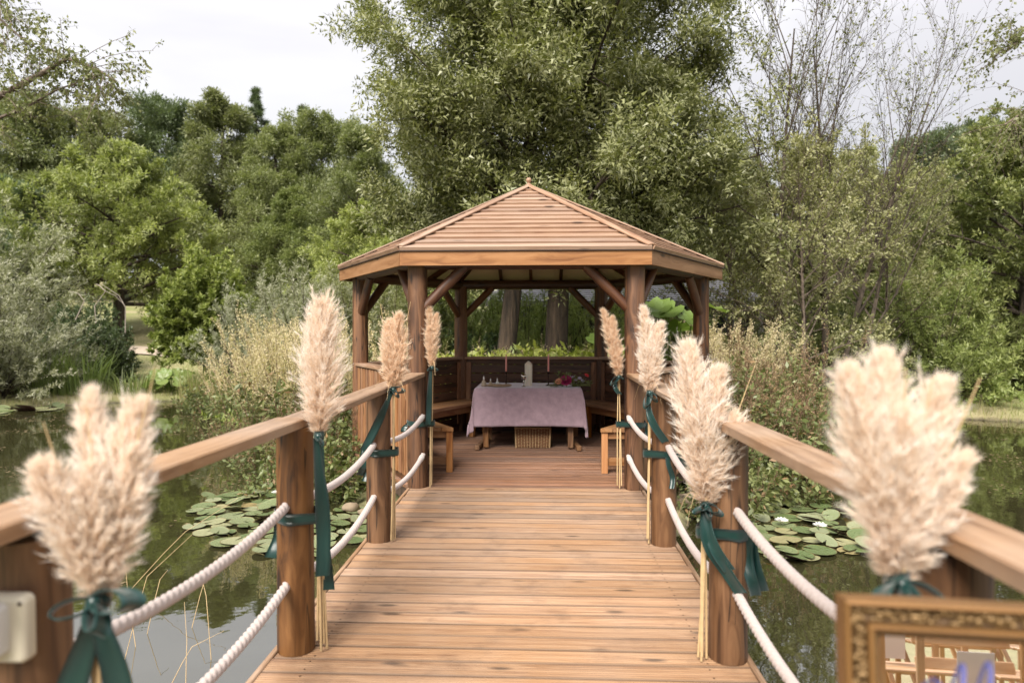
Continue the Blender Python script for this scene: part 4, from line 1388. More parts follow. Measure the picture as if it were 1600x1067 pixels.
put_tree('airy', 'willow_tree', 'airy pale willow foliage standing round the birch stems', 'tree', P_(1262, 13.0), M['bark_light'], M['leaf_olive'], None, 0.5,
         seed=75, H=4.6, r0=.05, t0=.12, n1=34, prof=lambda t: 2.1 * np.interp(t, [0, .4, .8, 1], [.7, 1, .8, .4]), el=lambda t: .35 + .7 * t, n2=7, n3=6, nl=15, size=.055, aspect=.45, r2=.45, up2=.25, nz=.8, lim=.3, twigs=True)
put_tree('airy', 'willow_tree', 'airy pale willow foliage between the birches and the gazebo roof', 'tree', P_(1140, 14.5), M['bark_light'], M['leaf_olive'], None, 2.5, .95)
put_tree('airy', 'willow_tree', 'airy pale willow standing out over the fountain shaped bush', 'tree', P_(1390, 15.5), M['bark_light'], M['leaf_olive'], None, 4.5, 1.05)
# willows behind them
wil = dict(tri=True, seed=71, H=6.0, r0=.16, t0=.06, n1=44, prof=lambda t: 3.2 * np.interp(t, [0, .3, .7, 1], [.8, 1, .8, .35]), el=lambda t: .2 + .75 * t, n2=9, n3=7, nl=24, size=.12, aspect=.36, r2=.40, up2=.25, nz=.8)
put_tree('willow', 'willow_tree', 'pale olive willow close behind the straight birch', 'tree', P_(1150, 22.0), M['bark'], M['leaf_olive'], 'willows behind the birches', .5, .95, **wil)
put_tree('willow', 'willow_tree', 'pale olive willow filling the gap behind the many stemmed birch', 'tree', P_(1290, 20.5), M['bark'], M['leaf_olive'], 'willows behind the birches', 2.5, 1.02)
put_tree('willow', 'willow_tree', 'olive willow between the birches and the dark hollow', 'tree', P_(1378, 22), M['bark'], M['leaf_olive'], 'willows behind the birches', 4.4, .98)
put_tree('layer', 'broadleaf_tree', 'shadowy green tree in the dark hollow between willow and hedge', 'tree', P_(1450, 29), M['bark_dark'], M['leaf_hedge'], None, 1.0, .82)
put_tree('faro', 'broadleaf_tree', 'tall bluish dark tree rising far behind the dark hollow', 'tree', P_(1460, 45), M['bark_dark'], M['leaf_fardark'], None, .9, 1.12)
put_tree('faro', 'broadleaf_tree', 'highest dark far tree against the sky, next to the hedge tree', 'tree', P_(1535, 46), M['bark_dark'], M['leaf_fardark'], None, 2.9, 1.20)
hed = dict(tri=True, seed=81, H=6.2, r0=.2, t0=.03, n1=56, prof=lambda t: 2.9 * np.interp(t, [0, .2, .6, .9, 1], [.9, 1.0, .95, .6, .3]), el=lambda t: .05 + .8 * t, n2=9, n3=7, nl=32, size=.09, aspect=.55, r2=.44, nz=.65, up=.65, spread=.10, s20=.08)
put_tree('hedgetree', 'broadleaf_tree', 'large round hedge like tree standing over the far grass bank', 'tree', P_(1610, 17.5), M['bark_dark'], M['leaf_hedge'], None, .3, 1.0, **hed)
put_tree('hedgetree', 'broadleaf_tree', 'green tree mostly hidden behind the large round hedge like tree', 'tree', P_(1540, 24), M['bark_dark'], M['leaf_hedge'], None, 2.3, .92)
put_tree('willow', 'willow_tree', 'willow beyond the picture edge next to the hedge tree', 'tree', P_(1760, 19), M['bark'], M['leaf_olive'], 'willows behind the birches', 1.4, 1.0)
# behind the gazebo, low
put_tree('layer', 'broadleaf_tree', 'dark broad tree low behind the shed', 'tree', P_(700, 31), M['bark_dark'], M['leaf_far'], None, 4.0, .75)
put_tree('farp', 'broadleaf_tree', 'broad dark tree behind the shed roof', 'tree', P_(900, 33), M['bark_dark'], M['leaf_far'], None, 1.9, .66)
put_tree('farp', 'broadleaf_tree', 'green tree behind the end of the shed', 'tree', P_(1050, 32), M['bark_dark'], M['leaf_far'], None, 2.9, .72)

# the wood that closes the view, one far mass
r_ = np.random.default_rng(91)
n = 3500
a_ = np.linspace(-1.5, 1.5, n) + r_.normal(size=n) * .02
rd = 50 + r_.random(n) * 14
xw = CAM.x + np.sin(a_) * rd
yw = CAM.y + np.cos(a_) * rd
zg_ = ground_z(xw, yw)
hh = 8.4 + 1.4 * np.sin(a_ * 9) + 1.0 * np.sin(a_ * 23 + 1) + r_.normal(size=n) * .6
hh = hh * np.where(xw < 0, 0.95, 1.05)
bw_ = Br(np.stack([xw, yw, zg_ + hh * np.sqrt(r_.random(n)) * .95], -1), nrm(r_.normal(size=(n, 3)) + np.array([0, -.4, .5])), 1.2 + r_.random(n), np.full(n, .05), np.zeros((n, 3)))
V, F = leaves(r_, bw_, 46, .36, .6, 0, 1, .9, .3, .7, .6, tri=True)
o = link('woodland', np_mesh('woodland', V, F), M['leaf_far'])
tag(o, 'far wood closing the view behind lawn and pond', 'woodland', kind='stuff')

# ------------------------------------------------------------------ shrubs
grey = dict(seed=101, n1=90, R=2.1, H=3.9, n2=9, n3=6, nl=14, size=.085, aspect=.32, el0=.05, el1=1.5, r2=.34, r3=.45, up2=.30, base=.35)
put_shrub('greyw', 'grey_willow', 'large grey green willow bush at the pond margin by the picture edge', 'bush', P_(-30, 17.0), M['bark'], M['leaf_grey'], None, 0, .86, **grey)
put_shrub('greyw', 'grey_willow', 'grey willow rising beyond the large grey green willow bush', 'bush', P_(-90, 22.5), M['bark'], M['leaf_grey'], None, 2, 1.5)
put_shrub('dark', 'rhododendron', 'dark arching evergreen bush with a bleached dead branch', 'bush', P_(133, 21.5), M['bark_dark'], M['leaf_dark'], None, 0, .92,
          seed=102, n1=90, R=1.15, H=2.4, n2=7, n3=5, nl=11, size=.10, aspect=.36, el0=.0, el1=1.5, r2=.30, base=.3, up2=.2)
db_ = thing('dead_branch', 'bleached bare branch arching out of the dark evergreen bush', 'branch', P_(150, 20.8))
for ch in ([(118, 500), (132, 470), (122, 458), (108, 455)], [(150, 505), (148, 478), (165, 455), (180, 462), (196, 478)], [(196, 520), (196, 480), (186, 462), (160, 445)], [(165, 455), (155, 446), (150, 444)]):
    MB().tube([A_(x, y, 20.6) for x, y in ch], [.020, .016, .012, .008, .005][:len(ch)], 6).build('limb', M['deadstem'], db_)
put_shrub('ball', 'clipped_bush', 'low rounded dark bush beside the lawn path', 'bush', P_(160, 20.0), M['bark_dark'], M['leaf_dark'], None, 0, 1.0,
          seed=103, n1=120, R=.66, H=1.5, n2=6, n3=4, nl=9, size=.06, aspect=.5, el0=-.1, el1=1.5, r2=.3, base=.2)
sal = dict(seed=104, n1=90, R=1.35, H=2.5, n2=9, n3=4, nl=11, size=.075, aspect=.24, el0=.45, el1=1.45, r2=.30, r3=.4, up2=.6, base=.5, ang2=.45)
put_shrub('sallow', 'grey_willow', 'upright silvery willow bush next to the rounded bright bush', 'bush', P_(425, 17.0), M['bark'], M['leaf_grey'], 'silvery willows between bush and gazebo', 0, 1.06, **sal)
put_shrub('sallow', 'grey_willow', 'silvery willow bush between the seed head weeds and the gazebo eave', 'bush', P_(505, 15.5), M['bark'], M['leaf_grey'], 'silvery willows between bush and gazebo', 2, 1.10)
put_shrub('sallow', 'grey_willow', 'silvery willow bush behind the gazebo side post', 'bush', P_(585, 16.0), M['bark'], M['leaf_olive'], 'silvery willows between bush and gazebo', 4, 1.05)
put_shrub('sallow', 'grey_willow', 'pale bush seen through the gazebo opening beside the thinner trunk', 'bush', P_(700, 16.0), M['bark'], M['leaf_light'], 'bushes seen through the gazebo', 1, .90)
put_shrub('sallow', 'grey_willow', 'pale bush seen through the gazebo between the two trunks', 'bush', P_(822, 15.5), M['bark'], M['leaf_light'], 'bushes seen through the gazebo', 3, .95)
put_shrub('sallow', 'grey_willow', 'pale bush seen through the gazebo beyond the thicker trunk', 'bush', P_(925, 15.5), M['bark'], M['leaf_light'], 'bushes seen through the gazebo', 5, .95)
put_shrub('dark', 'evergreen_bush', 'dark bush seen through the gazebo against the back post on the driftwood side', 'bush', P_(742, 14.8), M['bark_dark'], M['leaf_dark'], None, 1, .60)
put_shrub('dark', 'evergreen_bush', 'dark bush behind the gazebo side post on the mirror side', 'bush', P_(1060, 16.0), M['bark_dark'], M['leaf_hedge'], None, 3, .80)
put_shrub('dark', 'evergreen_bush', 'dark bush between silvery willows and the gazebo back post', 'bush', P_(660, 15.0), M['bark_dark'], M['leaf_hedge'], None, 4, .86)
put_shrub('sallow5', 'willow_bush', 'fountain shaped olive willow bush on the bank beside the hedge tree', 'bush', P_(1448, 15.8), M['bark'], M['leaf_light'], None, 0, 1.0,
          seed=105, n1=120, R=1.65, H=2.95, n2=9, n3=4, nl=11, size=.085, aspect=.34, el0=.15, el1=1.45, r2=.30, up2=.5, base=.3, ang2=.5)
put_shrub('sallow5', 'willow_bush', 'olive bush behind the tall weeds below the many stemmed birch', 'bush', P_(1300, 15.0), M['bark'], M['leaf_hedge'], None, 2, .74)
put_shrub('sallow5', 'willow_bush', 'green bush below the shed end beside the straight birch', 'bush', P_(1180, 14.6), M['bark'], M['leaf_hedge'], None, 4, .50)
put_shrub('dark', 'evergreen_bush', 'dark undergrowth bush below the hedge tree', 'bush', P_(1560, 17.0), M['bark_dark'], M['leaf_hedge'], None, 2, .85)
put_shrub('dark', 'evergreen_bush', 'dark bush between the olive fountain willow and the birches', 'bush', P_(1375, 17.5), M['bark_dark'], M['leaf_dark'], None, 5, 1.0)

# tall weeds and grasses round the gazebo
wa = dict(seed=111, n=34, H=1.75, R=.55, fan=.32, nside=10, sl=.20, nleaf=5, lsize=.085, lasp=.34, nseed=22, ssize=.028, head=.50, sasp=.36)
wb = dict(seed=112, n=30, H=1.5, R=.50, fan=.40, nside=8, sl=.26, nleaf=6, lsize=.075, lasp=.45, nseed=10, ssize=.020, head=.55, sasp=.6, leaf_top=.8)
wc = dict(seed=113, n=40, H=1.0, R=.50, fan=.55, nside=6, sl=.22, nleaf=8, lsize=.085, lasp=.5, nseed=4, ssize=.016, head=.3, leaf_top=.95)
def weeds(key, spots, seedm, leafm, label, group, name, spec, cat_='weeds'):
    for i, (x, d, sc, lab) in enumerate(spots):
        put_weed(key, name, label % lab, cat_, P_(x, d), seedm, leafm, group, i * 1.7 + .3, sc, **spec)
weeds('wa', [(402, 11.0, 1.0, 'behind the handrail, farthest out over the pond'), (452, 10.2, 1.15, 'above the single broad pampas plume'), (505, 9.4, 1.08, 'close to the gazebo side post'), (548, 10.6, 1.2, 'just outside the gazebo eave corner'), (430, 12.4, 1.15, 'in front of the silvery willow'), (480, 12.0, 1.25, 'below the silvery willow, between other clumps'), (378, 12.5, .9, 'at the water edge below the rounded bush')],
      M['seed'], M['leaf_weed'], 'tall clump of cream seed headed grass %s', 'cream seed headed clumps beside the gazebo', 'seed_head_grass', wa)
weeds('wb', [(385, 10.2, .80, 'overhanging the pond beside the lily pads'), (430, 9.0, .85, 'right behind the handrail'), (480, 8.4, .85, 'behind the single broad pampas plume'), (535, 8.3, .90, 'beside the gazebo slats'), (345, 11.6, .62, 'lowest over the open water'), (325, 15.0, .55, 'on the muddy bank in front of the rounded bush'), (352, 14.0, .6, 'on the muddy bank, nearer the gazebo'), (300, 16.2, .5, 'at the water by the fine reeds'), (560, 9.6, .9, 'against the gazebo side post')],
      M['seedbrown'], M['leaf_weed'], 'brown twiggy weed clump %s', 'brown weeds on the socket box side', 'weed_clump', wb)
weeds('wc', [(310, 15.6, .8, 'low on the muddy bank'), (338, 14.4, .85, 'between muddy bank and brown weeds'), (362, 13.2, .8, 'at the corner of the open water'), (440, 8.3, .75, 'at the pond edge by the socket side lily pads'), (515, 7.7, .70, 'behind the second post'), (555, 7.8, .75, 'under the gazebo slats'), (598, 7.7, .60, 'between the third post and the gazebo')],
      M['seedbrown'], M['leaf_weed'], 'leafy green weed clump %s', 'leafy weeds on the socket box side', 'leafy_weed', wc)
weeds('wb', [(1150, 8.6, 1.05, 'close behind the third post'), (1205, 8.2, 1.05, 'under the straight birch'), (1255, 8.6, 1.10, 'in the middle of the mirror side bank'), (1300, 8.9, 1.05, 'behind the wide pampas fan'), (1180, 10.2, 1.15, 'beyond the first weeds, towards the shed'), (1240, 10.6, 1.2, 'below the many stemmed birch'), (1330, 10.4, 1.0, 'beside the pampas fan tips'), (1110, 9.8, 1.0, 'next to the gazebo side post'), (1370, 11.5, .9, 'out at the open water'), (1130, 7.6, .85, 'beside the gazebo side wall')],
      M['seedbrown'], M['leaf_weed'], 'tall brown stemmed weed clump %s', 'brown weeds on the mirror side', 'weed_clump', wb)
weeds('wa', [(1135, 11.0, 1.1, 'behind the mirror side gazebo post'), (1172, 11.6, 1.12, 'between the gazebo and the straight birch')],
      M['seed'], M['leaf_weed'], 'pale dry seed headed grass %s', 'cream seed headed clumps beside the gazebo', 'seed_head_grass', wa)
weeds('wc', [(1165, 7.5, .80, 'behind the second mirror side post'), (1215, 7.7, .80, 'above the strap leaved tuft'), (1275, 7.9, .85, 'over the white water lilies'), (1330, 8.6, .80, 'at the bank end behind the pampas fan'), (1120, 7.0, .7, 'beside the third mirror side post')],
      M['seedbrown'], M['leaf_weed'], 'low leafy weed clump %s', 'leafy weeds on the mirror side', 'leafy_weed', wc)
weeds('wc', [(700, 11.4, 1.45, 'beside the back post on the driftwood side'), (755, 11.8, 1.35, 'in front of the thinner trunk'), (800, 11.5, 1.30, 'between the two trunks'), (845, 11.9, 1.40, 'just before the thicker trunk'), (890, 11.4, 1.45, 'beyond the thicker trunk'), (925, 11.7, 1.5, 'beside the back post on the bouquet side'), (665, 11.2, 1.3, 'beyond the gazebo wall behind the slim pampas')],
      M['seed'], M['leaf_fern'], 'bright leafy plant seen over the gazebo wall %s', 'bright plants behind the gazebo', 'leafy_plant', wc, 'plant')
# undergrowth under the trees behind the gazebo
r_ = np.random.default_rng(93)
n = 900
xu = r_.uniform(-9, 12, n); yu = r_.uniform(2.6, 13, n)
k_ = (shore(xu, yu) > .15) & ~((np.abs(xu) < 2.4) & (yu < 2.6))
xu, yu = xu[k_], yu[k_]
zu = ground_z(xu, yu)
n = len(xu)
bu = Br(np.stack([xu, yu, zu - .02], -1), nrm(r_.normal(size=(n, 3)) * .5 + np.array([0, 0, 1.0])), .35 + .75 * r_.random(n) ** 1.5, np.full(n, .01), r_.normal(size=(n, 3)) * .15)
bu2 = bu.child(r_, 6, .2, 1, .8, .45, .5, up=.1)
V, F = leaves(r_, bu2, 15, .095, .55, .1, 1.0, .04, .35, .6, .7, tri=True)
o = link('undergrowth', np_mesh('undergrowth', V, F), M['leaf_light'])
tag(o, 'leafy undergrowth carpeting the bank behind the gazebo', 'undergrowth', kind='stuff')

# ferns and broad leaves
def frond_plant(name, label, loc, n, L, mat, seed, width=.2, group=None):
    r = np.random.default_rng(seed)
    t = thing(name, label, 'plant', loc, group)
    me_l = None
    for k in range(n):
        a = 2 * PI * k / n + r.normal() * .3
        V, F = [], []
        pts = []
        for i in range(15):
            s = i / 14
            pts.append(np.array([math.cos(a) * L * s * .75, math.sin(a) * L * s * .75, L * (.95 * s - .62 * s ** 2.4)]))
        for i in range(2, 15):
            s = i / 14
            tg = nrm(pts[i] - pts[i - 1])
            sd = nrm(np.cross(tg, np.array([0, 0, 1.0])))
            ww = width * L * math.sin(min(1, s * 1.15 + .12) * PI) ** .7 * (1 - .3 * s)
            for sg in (-1, 1):
                d = nrm(sd * sg + tg * .45 - np.array([0, 0, .15]))
                b = np.cross(d, np.array([0, 0, 1.0])) * .022 * L
                o_ = len(V)
                V += [pts[i], pts[i] + d * ww * .5 + b, pts[i] + d * ww, pts[i] + d * ww * .5 - b]
                F.append([o_, o_ + 1, o_ + 2, o_ + 3])
        o = link('frond', np_mesh('frond', np.array(V) + np.array(loc), np.array(F)), mat, t)
    return t
p = P_(742, 12.3); frond_plant('fern', 'bright fern seen over the gazebo wall beside the thinner trunk', tuple(p), 12, 1.30, M['leaf_fern'], 1)
p = P_(805, 12.6); frond_plant('fern', 'lower fern seen over the gazebo wall between the two trunks', tuple(p), 10, 1.15, M['leaf_fern'], 2)
p = P_(765, 13.6); frond_plant('fern', 'fern at the foot of the thinner trunk', tuple(p), 10, 1.25, M['leaf_fern'], 3)

def broad_plant(name, label, loc, n, hmin, hmax, size, mat, seed, spread=.5):
    r = np.random.default_rng(seed)
    t = thing(name, label, 'plant', loc)
    for k in range(n):
        a = 2 * PI * k / n * 1.618 * 2.4 + r.normal() * .3
        h = r.uniform(hmin, hmax)
        rr = spread * (.35 + .65 * r.random())
        base = Vector(loc)
        top = base + Vector((math.cos(a) * rr, math.sin(a) * rr, h))
        MB().tube([base, base.lerp(top, .5) + Vector((0, 0, h * .12)), top], [.016, .012, .009], 6).build('stalk', mat, t)
        sz = size * r.uniform(.75, 1.15)
        nn = Vector((math.cos(a) * .55 + r.normal() * .25, math.sin(a) * .55 - .35 + r.normal() * .25, .9)).normalized()
        Q = nn.to_track_quat('Z', 'Y').to_matrix() @ Matrix.Rotation(r.uniform(0, 6.28), 3, 'Z')
        vsx, fs = [Vector((0, 0, -.05 * sz))], []
        m = 22
        rings = 3
        for q_ in range(1, rings + 1):
            for i in range(m):
                th = 2 * PI * i / m
                lob = 1 - .16 * (q_ / rings) * abs(math.sin(th * 3.5)) - .30 * (q_ / rings) * math.exp(-((th - PI) / .3) ** 2)
                rad_ = sz * q_ / rings * lob
                vsx.append(Vector((math.cos(th) * rad_, math.sin(th) * rad_, sz * (.10 * (q_ / rings) ** 2 * math.cos(7 * th) + .12 * (q_ / rings) ** 2 - .05))))
        fs += [(0, 1 + i, 1 + (i + 1) % m) for i in range(m)]
        for q_ in range(rings - 1):
            fs += [(1 + q_ * m + i, 1 + (q_ + 1) * m + i, 1 + (q_ + 1) * m + (i + 1) % m, 1 + q_ * m + (i + 1) % m) for i in range(m)]
        mb = MB()
        mb._add([top + Q @ v for v in vsx], fs, True)
        mb.build('leaf', mat, t)
    return t
p = P_(1058, 9.2); broad_plant('broad_leaved_plant', 'plant with big bright leaves behind the mirror side gazebo post', tuple(p), 13, .9, 2.0, .24, M['leaf_big'], 3, .55)
p = P_(958, 11.8); broad_plant('broad_leaved_plant', 'broad leaved plant seen between slim pampas and gazebo back post', tuple(p), 7, .9, 1.5, .20, M['leaf_big'], 4, .4)
p = P_(262, 18.6); broad_plant('broad_leaved_plant', 'clump of giant leaves on the far bank in front of the lawn path', tuple(p), 24, .22, .55, .21, M['leaf_big'], 5, .75)
p = P_(650, 11.6); broad_plant('broad_leaved_plant', 'low plant with bright leaves over the gazebo wall behind the third post pampas', tuple(p), 7, .8, 1.25, .2, M['leaf_big'], 6, .4)

# strap leaved margins: each tuft is one plant
def tuft(name, label, loc, n, h, w, R_, mat, seed, lean=.6, group=None):
    r = np.random.default_rng(seed)
    a = r.random(n) * 2 * PI; q_ = np.sqrt(r.random(n)) * R_
    P = np.stack([loc[0] + np.cos(a) * q_, loc[1] + np.sin(a) * q_, np.full(n, loc[2] - .03)], -1)
    V, F = blades(r, P, h, w, lean, .35, 4, dirs=a + r.normal(size=n) * .5)
    t = thing(name, label, 'plant', loc, group)
    o = link('leaves', np_mesh('leaves', V, F), mat, t); o['kind'] = 'stuff'
    return t
tuft('iris_clump', 'strap leaved iris clump on the far bank beside the grey willow', tuple(P_(68, 17.8)), 190, 1.25, .035, .75, M['strap'], 1, .45)
tuft('iris_clump', 'strap leaved clump on the far bank behind the nearest pampas cluster', tuple(P_(118, 18.2)), 190, 1.15, .035, .70, M['strap'], 2, .55)
tuft('iris_clump', 'small spiky clump next to the lawn behind the strap leaved clump', tuple(P_(128, 20.0)), 80, .75, .03, .3, M['strap'], 3, .6)
tuft('iris_clump', 'arching strap leaved clump next to the giant leaves', tuple(P_(205, 18.4)), 140, .75, .03, .55, M['strap'], 4, .9)
tuft('reed_clump', 'fine upright reeds at the end of the giant leaf clump', tuple(P_(298, 17.6)), 260, 1.05, .014, .40, M['grass'], 5, .25)
tuft('reed_clump', 'fine reeds on the pond margin between giant leaves and weeds', tuple(P_(330, 17.0)), 220, .85, .014, .5, M['grass'], 6, .3)
tuft('sedge_tuft', 'arching bright sedge tuft at the water behind the second mirror side post', tuple(P_(1218, 7.25)), 210, .62, .016, .16, M['strap'], 7, 1.05)
tuft('sedge_tuft', 'smaller sedge tuft over the lily pads', tuple(P_(1262, 7.6)), 130, .50, .014, .18, M['strap'], 8, 1.1)
tuft('sedge_tuft', 'sedge tuft at the pond edge beyond the socket side lily pads', tuple(P_(395, 10.4)), 150, .5, .014, .3, M['strap'], 9, .8)
tuft('grass_tussock', 'low pale tussock beside the lawn path', tuple(P_(188, 21.5)), 120, .45, .02, .2, M['seed'], 10, .5)
tuft('reed_clump', 'green reeds on the far grass bank under the hedge tree', tuple(P_(1500, 15.9)), 260, .42, .012, .6, M['grass'], 11, .4)
# grass on the banks
r_ = np.random.default_rng(95)
n = 150000
xg = r_.uniform(-22, 22, n); yg = r_.uniform(-2.2, 17, n)
s_ = shore(xg, yg)
k_ = (s_ > .0) & (s_ < 2.4) & (r_.random(n) < np.exp(-s_ * .7)) & ~((np.abs(xg) < 2.0) & (np.abs(yg) < 1.9)) & ~((xg < -9) & (s_ > 1.2))
xg, yg = xg[k_], yg[k_]
P = np.stack([xg, yg, ground_z(xg, yg) - .01], -1)
V, F = blades(r_, P, .20, .010, .6, .5, 2)
o = link('bank_grass', np_mesh('bank_grass', V, F), M['grass'])
tag(o, 'rough green grass along the pond banks', 'grass', kind='stuff')
n = 26000
xg = r_.uniform(-19, -6, n); yg = r_.uniform(9, 22, n)
k_ = shore(xg, yg) > 1.0
dpath = np.min(np.stack([np.abs(yg - np.interp(xg, [p_[0] for p_ in tp], [p_[1] for p_ in tp]))]), 0)
k_ &= dpath > .85
xg, yg = xg[k_], yg[k_]
P = np.stack([xg, yg, ground_z(xg, yg) - .01], -1)
V, F = blades(r_, P, .07, .012, .8, .5, 2)
o = link('lawn_grass', np_mesh('lawn_grass', V, F), M['grass'])
tag(o, 'short parched grass on the far lawn', 'grass', kind='stuff')

# ------------------------------------------------------------------ on the water
def wat(px, py):
    dr = RC @ Vector(((px - 800) / FPX, -(py - 533.5) / FPX, -1))
    k = (WZ - CAM.z) / dr.z
    return CAM + dr * k
def inpoly(x, y, poly):
    c = False
    j = len(poly) - 1
    for i in range(len(poly)):
        if (poly[i][1] > y) != (poly[j][1] > y) and x < (poly[j][0] - poly[i][0]) * (y - poly[i][1]) / (poly[j][1] - poly[i][1]) + poly[i][0]:
            c = not c
        j = i
    return c
def pad_mesh(seed):
    q = random.Random(seed)
    m = 18
    vsx, fs = [(0, 0, .002)], []
    gap = .16
    for ring, rr in ((1, .5), (2, .86), (3, 1.0)):
        for i in range(m):
            th = gap + (2 * PI - 2 * gap) * i / (m - 1)
            k = rr * (1 + .03 * math.sin(3 * th + seed) + (.02 * q.uniform(-1, 1) if ring == 3 else 0))
            vsx.append((k * math.cos(th), k * math.sin(th), .010 * math.sin(2 * th + seed) * rr + (.022 + .02 * math.sin(th * 2 + seed * 2) if ring == 3 else 0.0)))
    fs += [(0, 1 + i, 2 + i) for i in range(m - 1)]
    for r2 in range(2):
        fs += [(1 + r2 * m + i, 1 + (r2 + 1) * m + i, 2 + (r2 + 1) * m + i, 2 + r2 * m + i) for i in range(m - 1)]
    mb = MB()
    mb._add(vsx, fs, True)
    me = mb.mesh('lily_pad')
    me.materials.append(M['pad'])
    return me
pads = [pad_mesh(i) for i in range(5)]
def scatter_pads(poly, n, label, group, seed, rmin=.085, rmax=.145, fill=.80):
    q = random.Random(seed)
    P3 = [wat(*p_) for p_ in poly]
    P2 = [(p_.x, p_.y) for p_ in P3]
    x0, x1 = min(p_[0] for p_ in P2), max(p_[0] for p_ in P2)
    y0, y1 = min(p_[1] for p_ in P2), max(p_[1] for p_ in P2)
    got = []
    for _ in range(6000):
        if len(got) >= n:
            break
        x, y, r = q.uniform(x0, x1), q.uniform(y0, y1), q.uniform(rmin, rmax)
        if not inpoly(x, y, P2) or shore(np.array([x]), np.array([y]))[0] > -.02:
            continue
        if any(math.hypot(x - a, y - b) < (r + c) * fill for a, b, c in got):
            continue
        got.append((x, y, r))
        raised = q.random() < .22
        o = link('lily_pad', q.choice(pads), M['pad'], None, (x, y, WZ + .004 + (q.uniform(.002, .02) if not raised else q.uniform(.03, .07))),
                 (q.uniform(-.04, .04) if not raised else q.uniform(-.5, .5), q.uniform(-.04, .04) if not raised else q.uniform(-.4, .4), q.uniform(0, 6.28)))
        o.scale = (r, r, r * 1.0)
        tag(o, label, 'lily pad', group)
    return got
scatter_pads([(302, 800), (330, 776), (388, 768), (440, 772), (440, 852), (345, 850), (304, 838)], 58, 'green water lily pad floating in the patch outside the socket side handrail', 'lily pads outside the socket side handrail', 1)
scatter_pads([(495, 800), (560, 795), (575, 842), (500, 868)], 20, 'water lily pad floating between the second and third socket side posts', 'lily pads between the socket side posts', 2)
scatter_pads([(1172, 808), (1235, 790), (1300, 790), (1352, 815), (1362, 862), (1290, 866), (1235, 884), (1178, 862)], 62, 'green water lily pad floating in the patch with white flowers on the mirror side', 'lily pads round the white flowers', 3)
scatter_pads([(0, 636), (90, 634), (95, 641), (0, 646)], 14, 'lily pad floating far off at the bank below the iris clump', 'lily pads by the far bank', 4, .14, .24)
q = random.Random(8)
for i, (x, y, lab) in enumerate(((362, 776, 'lone lily pad drifting at the tip of the socket side patch'), (366, 850, 'lone lily pad just below the socket side patch'), (415, 862, 'small lily pad adrift in front of the socket side patch'), (1340, 862, 'lone lily pad at the near corner of the flowering patch'), (1250, 872, 'large pale lily pad at the near edge of the flowering patch'))):
    w_ = wat(x, y)
    o = link('lily_pad', pads[i], M['pad'], None, (w_.x, w_.y, WZ + .03), (0.02, .01, i * 1.3))
    o.scale = (.12, .12, .12)
    tag(o, lab, 'lily pad')
def lily(px, py, label, r=.075, tilt=0.0):
    w_ = wat(px, py)
    c = Vector((w_.x, w_.y, WZ + .05))
    t = thing('water_lily', label, 'flower', c, 'white water lilies')
    for ring, (n_, el, k) in enumerate(((8, .45, 1.0), (7, .85, .85), (5, 1.2, .65))):
        for i in range(n_):
            a = 2 * PI * (i + ring * .5) / n_
            d = Vector((math.cos(a) * math.cos(el), math.sin(a) * math.cos(el), math.sin(el)))
            sd = Vector((-math.sin(a), math.cos(a), 0))
            up_ = sd.cross(d)
            L = r * k
            pts = [c, c + d * L * .35 - up_ * L * .07, c + d * L * .75 - up_ * L * .04, c + d * L + up_ * L * .04]
            MB().strip(pts, [sd * L * .06, sd * L * .20, sd * L * .17, sd * L * .01], .0006, -.004, 2).build('petal', M['petal'], t)
    MB().lathe([(0, .0), (.012, .01), (.016, .022), (.008, .03), (0, .03)], c, 10).build('stamens', M['stamen'], t)
lily(1221, 824, 'white water lily open at the edge of the flowering patch nearer the bridge')
lily(1281, 832, 'white water lily open in the middle of the flowering patch')
lily(431, 778, 'white water lily half hidden among the socket side pads', .06)
for px, py, lab in ((1325, 803, 'orange dead lily leaf beyond the white flowers'), (1207, 868, 'orange dead leaf floating near the second mirror side post')):
    w_ = wat(px, py)
    o = link('dead_leaf', pads[2], None, None, (w_.x, w_.y, WZ + .045), (.35, .2, 1.0))
    o.scale = (.07, .05, .07)
    o.material_slots[0].link = 'OBJECT'; o.material_slots[0].material = M['orange']
    tag(o, lab, 'leaf')
# floating weed scum
r_ = np.random.default_rng(97)
n = 60000
xs = r_.uniform(-16, 16, n); ys = r_.uniform(-6, 13, n)
nz_ = wob(xs * 2.2, ys * 3.0, 1.0) + .5 * wob(xs * 6, ys * 7, 1.0)
far_ = np.clip((ys - 0.0) / 7, 0, 1)
k_ = (shore(xs, ys) < -.05) & (nz_ > .55 - .55 * far_ + .35 * (ys < 0)) & (np.abs(xs) > 1.4)
xs, ys = xs[k_], ys[k_]
n = len(xs)
ax = r_.random(n) * 6.28
sz_ = (.010 + .022 * r_.random(n)) * (1 + .5 * far_[k_])
P = np.stack([xs, ys, np.full(n, WZ + .004)], -1)
u = np.stack([np.cos(ax), np.sin(ax), r_.normal(size=n) * .06], -1) * sz_[:, None]
v = np.stack([-np.sin(ax), np.cos(ax), r_.normal(size=n) * .06], -1) * (sz_ * .5)[:, None]
V = np.stack([P - u, P - v, P + u, P + v], 1).reshape(-1, 3)
o = link('pondweed', np_mesh('pondweed', V, np.arange(4 * n).reshape(n, 4)), M['weedfloat'])
tag(o, 'brown specks of floating pondweed on the open water', 'pondweed', kind='stuff')
